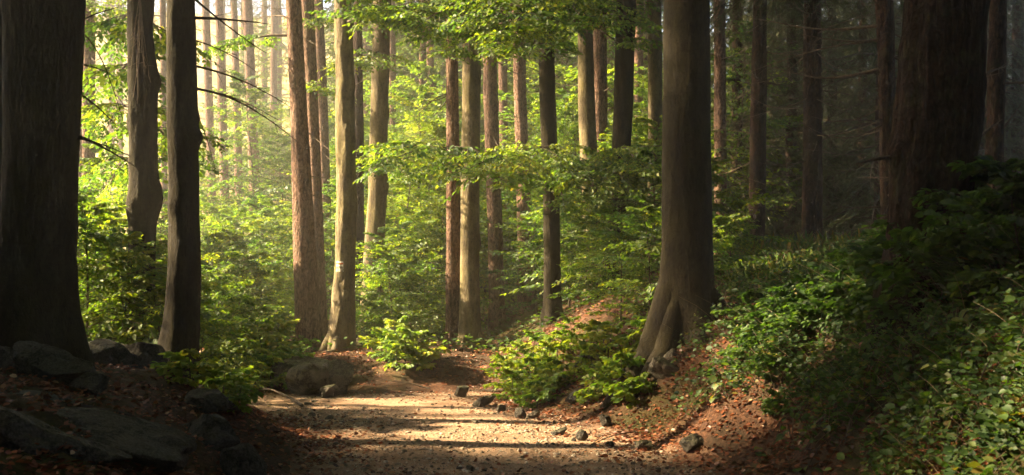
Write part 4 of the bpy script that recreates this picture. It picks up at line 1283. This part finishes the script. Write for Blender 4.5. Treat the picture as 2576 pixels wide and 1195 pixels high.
# ------------------------------------------------------------------ gravel, fallen leaves
rg = np.random.default_rng(31)
n = 26000
y = 6.5 + 10.2 * rg.random(n) ** 1.15
xl, xr = path_edges(y)
xl = xl - 7 * sstep(y, 13.6, 15.2)
x = xl + (xr - xl) * rg.random(n)
keep = (y < far_edge(x) + .2) & (x > -6) & (fbm(x * .9, y * .9, 5.5, 3) + rg.normal(0, .5, n) > -.25)
x, y = x[keep], y[keep]
n = len(x)
s = .0035 + .0045 * rg.random(n) + .016 * rg.random(n) ** 9
v0_, f0_ = ICO1
an = rg.uniform(0, 6.28, n)
vv = v0_[None] * (1 + rg.normal(0, .18, (n, len(v0_), 1))) * (s[:, None] * np.stack([rg.uniform(.8, 1.4, n), rg.uniform(.8, 1.3, n), rg.uniform(.5, .9, n)], -1))[:, None, :]
c_, s_ = np.cos(an)[:, None], np.sin(an)[:, None]
vv = np.stack([vv[:, :, 0] * c_ - vv[:, :, 1] * s_, vv[:, :, 0] * s_ + vv[:, :, 1] * c_, vv[:, :, 2]], -1)
vv += np.stack([x, y, H(x, y) + .006 + s * .2], -1)[:, None, :]
mb = MB()
mb.add(vv.reshape(-1, 3), None, (np.arange(n)[:, None, None] * len(v0_) + f0_[None]).reshape(-1, 3), np.repeat(rg.random(n), len(v0_)))
tag(link('gravel', mb.mesh('gravel', M['gravel'], False)), 'loose brown and grey gravel strewn over the forest path', 'gravel', kind='stuff')


def litter_pts(n, rng):
    y = 5 + 22 * rng.random(n) ** 1.5
    x = rng.uniform(-1, 1, n) * (.52 * y + 1)
    xl, xr = path_edges(y)
    dR, dL, dF = x - xr, xl - x, y - far_edge(x)
    d = np.maximum(np.maximum(dR, np.where(y < 13.6, dL, -9)), dF)
    # thick along the path's rims, thinner up the banks, sparse in the middle of the path
    p = np.where(d < 0, .035 + .9 * np.exp(d / .28), np.exp(-np.maximum(d - .9, 0) / 1.5) * .95 + .12)
    p = p * np.clip(.75 + .9 * fbm(x * 1.1, y * 1.1, 8.8, 3), .05, 1.3)
    p = np.where((x < xl) & (y < 13.5), p * .45, p)
    p = np.where((x > .26 * y) & (y < 12), p * .6, p)
    p = np.where((dR > 0) & (x < .26 * y) & (y < 15), np.maximum(p, .75), p)
    k = rng.random(n) < p
    return x[k], y[k]


x, y = litter_pts(230000, rg)
n = len(x)
ang = rg.uniform(0, 6.28, n)
D = np.stack([np.cos(ang), np.sin(ang), rg.normal(0, .35, n)], -1)
N = np.stack([rg.normal(0, .45, n), rg.normal(0, .45, n), np.ones(n)], -1)
mb = MB()
leaves(mb, np.stack([x, y, H(x, y) + .014 + .012 * rg.random(n)], -1), D, N, rg.uniform(.026, .06, n), np.clip(rg.normal(.42, .26, n), 0, 1), 0, 1.1)
tag(link('leaf_litter', mb.mesh('leaf_litter', M['litter'])), 'red-brown fallen beech leaves along the path rims and banks', 'fallen leaves', kind='stuff')

# ------------------------------------------------------------------ undergrowth of the fern bank
def bank_pts(n, rng, ymin=4.2, ymax=15):
    y = ymin + (ymax - ymin) * rng.random(n) ** 1.1
    x = (.13 + .40 * rng.random(n)) * y + rng.normal(0, .1, n)
    xl, xr = path_edges(y)
    k = (x > xr + .35 + .5 * vnoise(y * 1.3, 3.1)) & (rng.random(n) < np.clip((x / y - .145) * 9, 0, 1))
    return x[k], y[k]


ru = np.random.default_rng(61)
P, D, N, S, TT = [], [], [], [], []
stems = MB()
bx, by = bank_pts(17000, ru)
dens = fbm(bx * 1.2, by * 1.2, 6.6, 3)
for x, y, dn in zip(bx, by, dens):
    if dn + ru.normal(0, .22) < (.24 if y < 7.5 else .05 if y < 9.5 else -.2):
        continue
    z = Hs(x, y) if False else None
    P.append((x, y))
P = np.array(P)
PZ = H(P[:, 0], P[:, 1])
LP, LD, LN, LS, LT = [], [], [], [], []
for (x, y), z in zip(P, PZ):
    h = ru.uniform(.06, .30) * (1.3 if y > 7 else 1)
    az = ru.uniform(0, 6.28)
    lean = ru.uniform(.1, .7)
    tip = np.array([x + h * lean * math.cos(az), y + h * lean * math.sin(az), z + h])
    k = ru.integers(5, 10)
    f = ru.uniform(.3, 1.05, k)
    base = np.array([x, y, z])
    pos = base + (tip - base) * f[:, None] + ru.normal(0, .03, (k, 3))
    LP.append(pos)
    a = ru.uniform(0, 6.28, k)
    LD.append(np.stack([np.cos(a), np.sin(a), ru.uniform(-.6, .35, k)], -1))
    LN.append(np.stack([ru.normal(-.25, .45, k), ru.normal(-.25, .45, k), np.ones(k)], -1))
    LS.append(ru.uniform(.014, .036, k) * (1.2 if y < 9 else 1.35) * ru.choice([.6, .9, 1.1, 1.7]))
    LT.append(np.clip(ru.normal(.42, .15, k) + ru.normal(0, .22), 0, .95))
LP, LD, LN, LS, LT = map(np.concatenate, (LP, LD, LN, LS, LT))
mb = MB()
leaves(mb, LP, LD, LN, LS, LT, 0, 1.15)
tag(link('undergrowth', mb.mesh('undergrowth', M['leafw'])), 'low tangle of small green leaves covering the fern bank', 'undergrowth', kind='stuff')
# dry stems and grass
mb = MB()
bx, by = bank_pts(6500, ru, 4.4, 21)
bz = H(bx, by)
for x, y, z in zip(bx, by, bz):
    h = ru.uniform(.12, .5) * (.6 if y < 6.5 else 1)
    a, ln = ru.uniform(0, 6.28), ru.uniform(.1, .9)
    d = np.array([math.cos(a) * ln, math.sin(a) * ln, 1]) * h
    t = np.linspace(0, 1, 4)[:, None]
    p = np.array([x, y, z]) + d * t + np.array([math.cos(a), math.sin(a), -.6]) * (h * .35 * t ** 2)
    tube(mb, p, np.array([1, .9, .7, .3]) * ru.uniform(.0014, .0034), 3, float(np.clip(ru.normal(.45, .25), 0, 1)), cap=False)
tag(link('dry_stems', mb.mesh('dry_stems', M['dry'])), 'thin dry stems and grass blades bristling over the fern bank', 'dry grass', kind='stuff')
# yellow grass in the clearing at the feet of the brown spruces
P = np.stack([ru.uniform(2.5, 9.5, 9000), ru.uniform(13.5, 25, 9000)], -1)
P = P[(P[:, 0] > .20 * P[:, 1])]
z = H(P[:, 0], P[:, 1])
n = len(P)
a = ru.uniform(0, 6.28, n)
h = ru.uniform(.12, .38, n)
D = np.stack([np.cos(a) * .5, np.sin(a) * .5, np.ones(n)], -1)
mb = MB()
leaves(mb, np.stack([P[:, 0], P[:, 1], z - .01], -1), D, np.stack([np.cos(a + 1.2), np.sin(a + 1.2), np.zeros(n)], -1), h, np.clip(ru.normal(.75, .2, n), 0, 1), 0, .10)
tag(link('grass', mb.mesh('grass', M['leafw'])), 'yellowish grass tufts at the feet of the brown spruces', 'grass', kind='stuff')
# low herbs under the trees of the middle ground
n = 60000
y = 17 + 26 * ru.random(n)
x = ru.uniform(-.5, .5, n) * y
k = (fbm(x * .5, y * .5, 3.3, 3) + ru.normal(0, .25, n) > .05) & (y > far_edge(x) + 2.2)
x, y = x[k], y[k]
n = len(x)
a = ru.uniform(0, 6.28, n)
mb = MB()
leaves(mb, np.stack([x, y, H(x, y) + .25 * ru.random(n) ** 1.5], -1), np.stack([np.cos(a), np.sin(a), ru.uniform(-.3, .6, n)], -1), np.stack([ru.normal(0, .4, n), ru.normal(0, .4, n), np.ones(n)], -1), ru.uniform(.06, .12, n), np.clip(ru.normal(.6, .2, n), 0, 1), 0, .9)
tag(link('ground_cover', mb.mesh('ground_cover', M['leafw'])), 'low green herbs covering the forest floor beyond the path', 'ground cover', kind='stuff')


# ------------------------------------------------------------------ ferns
def frond_mesh(seed, L, pairs=19, tint=.45, wid=.25):
    rng = np.random.default_rng(seed)
    m = MB()
    t = np.linspace(0, 1, pairs + 2)
    cur = np.stack([t * L * (1 - .12 * t), 0 * t, L * (.62 * t - .62 * t * t)], -1)
    tube(m, cur, np.linspace(.004, .001, len(t)), 4, .2)
    P, D, N, S = [], [], [], []
    for k in range(1, pairs + 1):
        f = t[k]
        w = wid * L * math.sin(math.pi * (.10 + .88 * f)) ** .8 * (1 - .35 * f) * rng.uniform(.92, 1.08)
        tg = unit(cur[min(k + 1, len(t) - 1)] - cur[k - 1])
        nr = np.array([-tg[2], 0, tg[0]])
        for sd in (-1, 1):
            d = np.array([0, sd, 0]) + tg * .38 + nr * rng.uniform(-.22, .02)
            P.append(cur[k]); D.append(d); N.append(nr + rng.normal(0, .28, 3)); S.append(w)
    leaves(m, np.array(P), np.array(D), np.array(N), np.array(S), np.clip(tint + rng.normal(0, .08, len(P)), 0, 1), 0, .19)
    return m.mesh('frond', M['fern'])


FRD = [frond_mesh(1, .55), frond_mesh(2, .65, 21), frond_mesh(3, .42, 16), frond_mesh(4, .5, 18, .9)]


def fern(u, v, azs, label, kinds=(0, 1, 2), s=1.0, lift=.0):
    x, y, z = ground_at(u, v)
    s *= .115 * y if y < 7.5 else .9
    e = link('fern', None, None, (x, y, z - .01), (0, 0, 0), (s,) * 3)
    tag(e, label, 'fern', 'ferns on the bank')
    for k, (az, tilt) in enumerate(azs):
        link('frond', FRD[kinds[k % len(kinds)]], e, (0, 0, .01), (0, -tilt, az))
    return e


fern(2430, 800, [(2.9, .55), (2.2, .9), (.4, .7), (1.4, 1.0), (4.4, .5), (5.3, .35)], 'largest fern with arching fronds high on the green bank', (1, 0, 1), 1.45)
fern(2085, 1035, [(1.2, 1.05), (.6, .8), (5.0, .35)], 'small bright fern with one upright frond low on the bank', (0, 2), .95)
fern(2310, 1060, [(3.2, .45), (2.6, .3), (4.0, .5)], 'yellowing fern drooping sideways beside the broad leaves', (3,), .9)
fern(2555, 880, [(3.6, .5), (4.4, .3), (2.8, .6), (5.2, .2)], 'dark fern at the picture edge below the largest fern', (0, 1), 1.1)
fern(1860, 860, [(2.9, .5), (3.6, .6), (4.6, .4), (5.6, .6), (.6, .5), (1.6, .6)], 'dim fern at the shaded foot of the great dark beech', (0, 2), .9)
fern(2110, 820, [(2.9, .6), (3.9, .5), (4.9, .4), (5.9, .6)], 'faint fern half way up the hazy bank', (0, 2), .8)
fern(2360, 700, [(2.7, .7), (3.7, .6), (4.8, .5), (5.8, .6), (1.5, .8)], 'fern in shadow beneath the huge near trunk', (1, 0), .8)
fern(2495, 1000, [(3.4, .4), (4.2, .35), (2.4, .6)], 'low fern between broad leaves near the picture edge', (0, 2), .6)


# ------------------------------------------------------------------ broad-leaved plants with leaves one can pick out
def broad_leaf(seed, tint):
    rng = np.random.default_rng(seed)
    m = MB()
    prof = [(0, .02), (.08, .36), (.25, .50), (.45, .48), (.65, .36), (.82, .20), (1.0, .01)]
    rows = []
    for a, w in prof:
        for j, s in enumerate((-1, -.5, 0, .5, 1)):
            rows.append((a - .12 * abs(s) * (a < .2), w * s * (1 + .06 * rng.normal()), .16 * w * abs(s) - .22 * a * a + .03 * rng.normal() + (.03 if j % 2 else 0)))
    nr = len(prof)
    i, j = np.meshgrid(np.arange(nr - 1), np.arange(4), indexing='ij')
    m.add(np.array(rows), np.stack([i * 5 + j, (i + 1) * 5 + j, (i + 1) * 5 + j + 1, i * 5 + j + 1], -1).reshape(-1, 4), None, np.clip(np.tile([tint - .12, tint + .1, tint + .3, tint - .1, tint + .08], nr) + rng.normal(0, .12, nr * 5), 0, 1))
    tube(m, [(-.5, 0, -.25), (-.2, 0, -.05), (0, 0, 0)], [.018, .015, .012], 4, .1)
    return m.mesh('leaf', M['leafw'])


BL = [broad_leaf(i, tn) for i, tn in enumerate((.35, .5, .62, .72, .8, .45, .97))]
plab = [('bramble-like plant with bright round leaves in the sunlit corner of the bank', 'broad-leaved plants in the sunlit corner'), ('leafy creeper trailing along the edge of the fern bank', 'creepers along the fern bank')]
rp = np.random.default_rng(88)


def broad_plant(u, v, n, size, spread, gi, yellow=.06):
    x, y, z = ground_at(u, v)
    e = link('broad_leaved_plant', None, None, (x, y, z))
    tag(e, plab[gi][0], 'plant', plab[gi][1])
    m = MB()
    arms = []
    for k in range(3):
        az = rp.uniform(0, 6.28)
        t = np.linspace(0, 1, 7)[:, None]
        L = spread * rp.uniform(.6, 1.2)
        dx = np.array([math.cos(az), math.sin(az)])
        xs = x + dx[0] * L * t[:, 0]
        ys = y + dx[1] * L * t[:, 0]
        zs = H(xs, ys) + .03 + .16 * np.sin(math.pi * np.clip(t[:, 0] * .9 + .1, 0, 1)) * rp.uniform(.5, 1.2)
        p = np.stack([xs - x, ys - y, zs - z], -1)
        p[0] = (0, 0, -.03)
        tube(m, p, np.linspace(.005, .002, 7), 5)
        arms.append(p)
    link('stem', m.mesh('stem', M['wood']), e)
    for k in range(n):
        p = arms[k % 3]
        f = rp.uniform(.15, 1)
        q = np.array([np.interp(f, np.linspace(0, 1, 7), p[:, i]) for i in range(3)]) + rp.normal(0, .03, 3) + [0, 0, .03]
        b = 6 if rp.random() < yellow else rp.integers(0, 6)
        s = size * rp.uniform(.6, 1.2)
        s *= 1.45
        link('leaf', BL[b], e, tuple(q), (rp.normal(0, .4), rp.normal(.25, .4), rp.uniform(0, 6.28)), (s, s, s))


for (u, v, n, s) in [(2330, 900, 16, .06), (2400, 850, 14, .055), (2300, 960, 14, .06), (2380, 930, 18, .065), (2420, 960, 16, .06), (2460, 930, 12, .06), (2350, 1000, 16, .055), (2500, 1040, 16, .06), (2540, 1000, 14, .065), (2440, 1060, 16, .055), (2370, 1090, 14, .05), (2550, 1100, 14, .07), (2480, 1120, 12, .06), (2300, 1030, 12, .05), (2530, 790, 14, .055), (2560, 850, 12, .06), (2270, 900, 10, .05)]:
    broad_plant(u, v, n, s, .30, 0)
for (u, v, n, s) in [(2020, 1060, 14, .055), (1990, 1100, 10, .045), (2230, 800, 14, .05), (2180, 830, 12, .045), (2130, 860, 12, .045), (2280, 760, 12, .05), (2060, 880, 12, .045), (1980, 900, 12, .045), (1900, 930, 12, .045), (2200, 1150, 12, .045), (2120, 1130, 10, .04), (1830, 1000, 10, .045), (2080, 950, 10, .04), (2450, 640, 14, .055), (2520, 600, 14, .055)]:
    broad_plant(u, v, n, s, .35, 1)

# ------------------------------------------------------------------ fallen branches
def fallen(u0, v0, u1, v1, r, label, seed, mat='deadwood', lift=.05, tw=4, dY=0):
    a, b = np.array(ground_at(u0, v0)), np.array(ground_at(u1, v1))
    a[2] += lift
    b[2] += lift
    o = link('fallen_branch', branch_mesh(a, b, r, seed=seed, mat=mat, sag=-.03, twigs=tw, twl=.4, wig=.05), None, tuple(a))
    tag(o, label, 'branch')


fallen(2190, 1015, 2020, 1110, .045, 'thick rough dead branch lying on the dark lower bank', 1, 'wood', .02, 2)
fallen(2480, 1140, 2340, 1195, .010, 'thin pale stick in the lowest corner of the bank', 2, 'deadwood', .06)
fallen(2390, 880, 2200, 905, .008, 'thin arching stem under the sunlit plants', 3, 'deadwood', .1)
fallen(2420, 850, 2200, 905, .02, 'dark fallen branch below the row of bright leaves', 4, 'wood', .03)
fallen(2180, 900, 2010, 985, .009, 'slanting dry stick across the dark hollow of the bank', 5, 'deadwood', .08)
fallen(2560, 1075, 2280, 1090, .018, 'dark mossy stick lying level through the broad leaves', 6, 'wood', .04)
fallen(2420, 690, 2340, 620, .008, 'forked pale twig under the huge near trunk', 7, 'deadwood', .2)
fallen(2250, 1180, 2160, 1120, .007, 'bent twig low on the bank under creeping plants', 8, 'deadwood', .05)
fallen(760, 1030, 640, 990, .022, 'mossy fallen bough lying below the boulder seedlings', 9, 'wood', .05, 2)
fallen(1080, 985, 960, 960, .014, 'dark stick lying on the shaded face of the mound', 10, 'wood', .04)
fallen(200, 1040, 420, 1090, .02, 'dark root-like branch lying across the shaded bank', 11, 'wood', .04, 2)
fallen(1600, 1095, 1480, 1130, .008, 'thin dark stick on the red litter slope', 12, 'wood', .03)

# ------------------------------------------------------------------ labels that tell the small plants apart
ANCH = [(-200, 'picture edge'), (92, 'thickest trunk'), (357, 'knobbly beech'), (460, 'burled beech'), (600, 'pale trunk row'), (770, 'tall straight spruce'), (865, 'trail-marked beech'), (945, 'leaning half-lit beech'), (1183, 'golden-lit beech'),
        (1248, 'pinkish sunlit spruce'), (1385, 'dark straight beech'), (1485, 'smooth shaded beech'), (1555, 'outward-leaning beech'), (1646, 'grey beech'), (1727, 'great dark beech'), (1903, 'lone brown spruce'), (2042, 'sturdy brown spruce'),
        (2232, 'shaggy spruce'), (2345, 'huge near trunk'), (3000, 'picture edge')]
NTH = ['frontmost', 'second', 'third', 'fourth', 'fifth', 'sixth', 'seventh', 'eighth', 'ninth', 'tenth', 'eleventh', 'twelfth', 'thirteenth', 'fourteenth', 'fifteenth', 'sixteenth', 'seventeenth', 'eighteenth', 'nineteenth', 'twentieth']
KINDW = {'sapling': 'young beech', 'seedling': 'beech seedling', 'bush': 'bramble bush', 'plant': 'broad-leaved plant'}
bins = {}
for o in COL.objects:
    if o.parent is None and o.get('category') in KINDW and 'far young trees' not in o.get('group', ''):
        u = CU + F * o.location.x / o.location.y
        i = max(k for k in range(len(ANCH)) if ANCH[k][0] <= u)
        bins.setdefault((o['category'], i), []).append((o.location.y, o))
for (cat, i), lst in bins.items():
    lst.sort(key=lambda a: a[0])
    for k, (yy, o) in enumerate(lst):
        rank = (', ' + NTH[k] + (' from the front' if k else '')) if len(lst) > 1 and k < len(NTH) else ''
        o['label'] = KINDW[cat] + ' between the ' + ANCH[i][1] + ' and the ' + ANCH[i + 1][1] + rank

# ------------------------------------------------------------------ haze
mh, nt, out = nodes_of('forest_haze')
pv = nt.nodes.new('ShaderNodeVolumePrincipled')
pv.inputs['Color'].default_value = (1.0, .95, .88, 1)
pv.inputs['Density'].default_value = 0.0026
pv.inputs['Anisotropy'].default_value = 0.6
nt.links.new(pv.outputs[0], out.inputs['Volume'])
mh.cycles.homogeneous_volume = True if hasattr(mh.cycles, 'homogeneous_volume') else False
m = MB()
x0, x1, y0, y1, z0, z1 = -161, 161, -61, 171, -2.5, 46
m.add([(x0, y0, z0), (x1, y0, z0), (x1, y1, z0), (x0, y1, z0), (x0, y0, z1), (x1, y0, z1), (x1, y1, z1), (x0, y1, z1)],
      [(0, 3, 2, 1), (4, 5, 6, 7), (0, 1, 5, 4), (1, 2, 6, 5), (2, 3, 7, 6), (3, 0, 4, 7)])
tag(link('haze', m.mesh('haze', mh, False)), 'pale warm morning haze hanging between the trees', 'haze', kind='stuff')
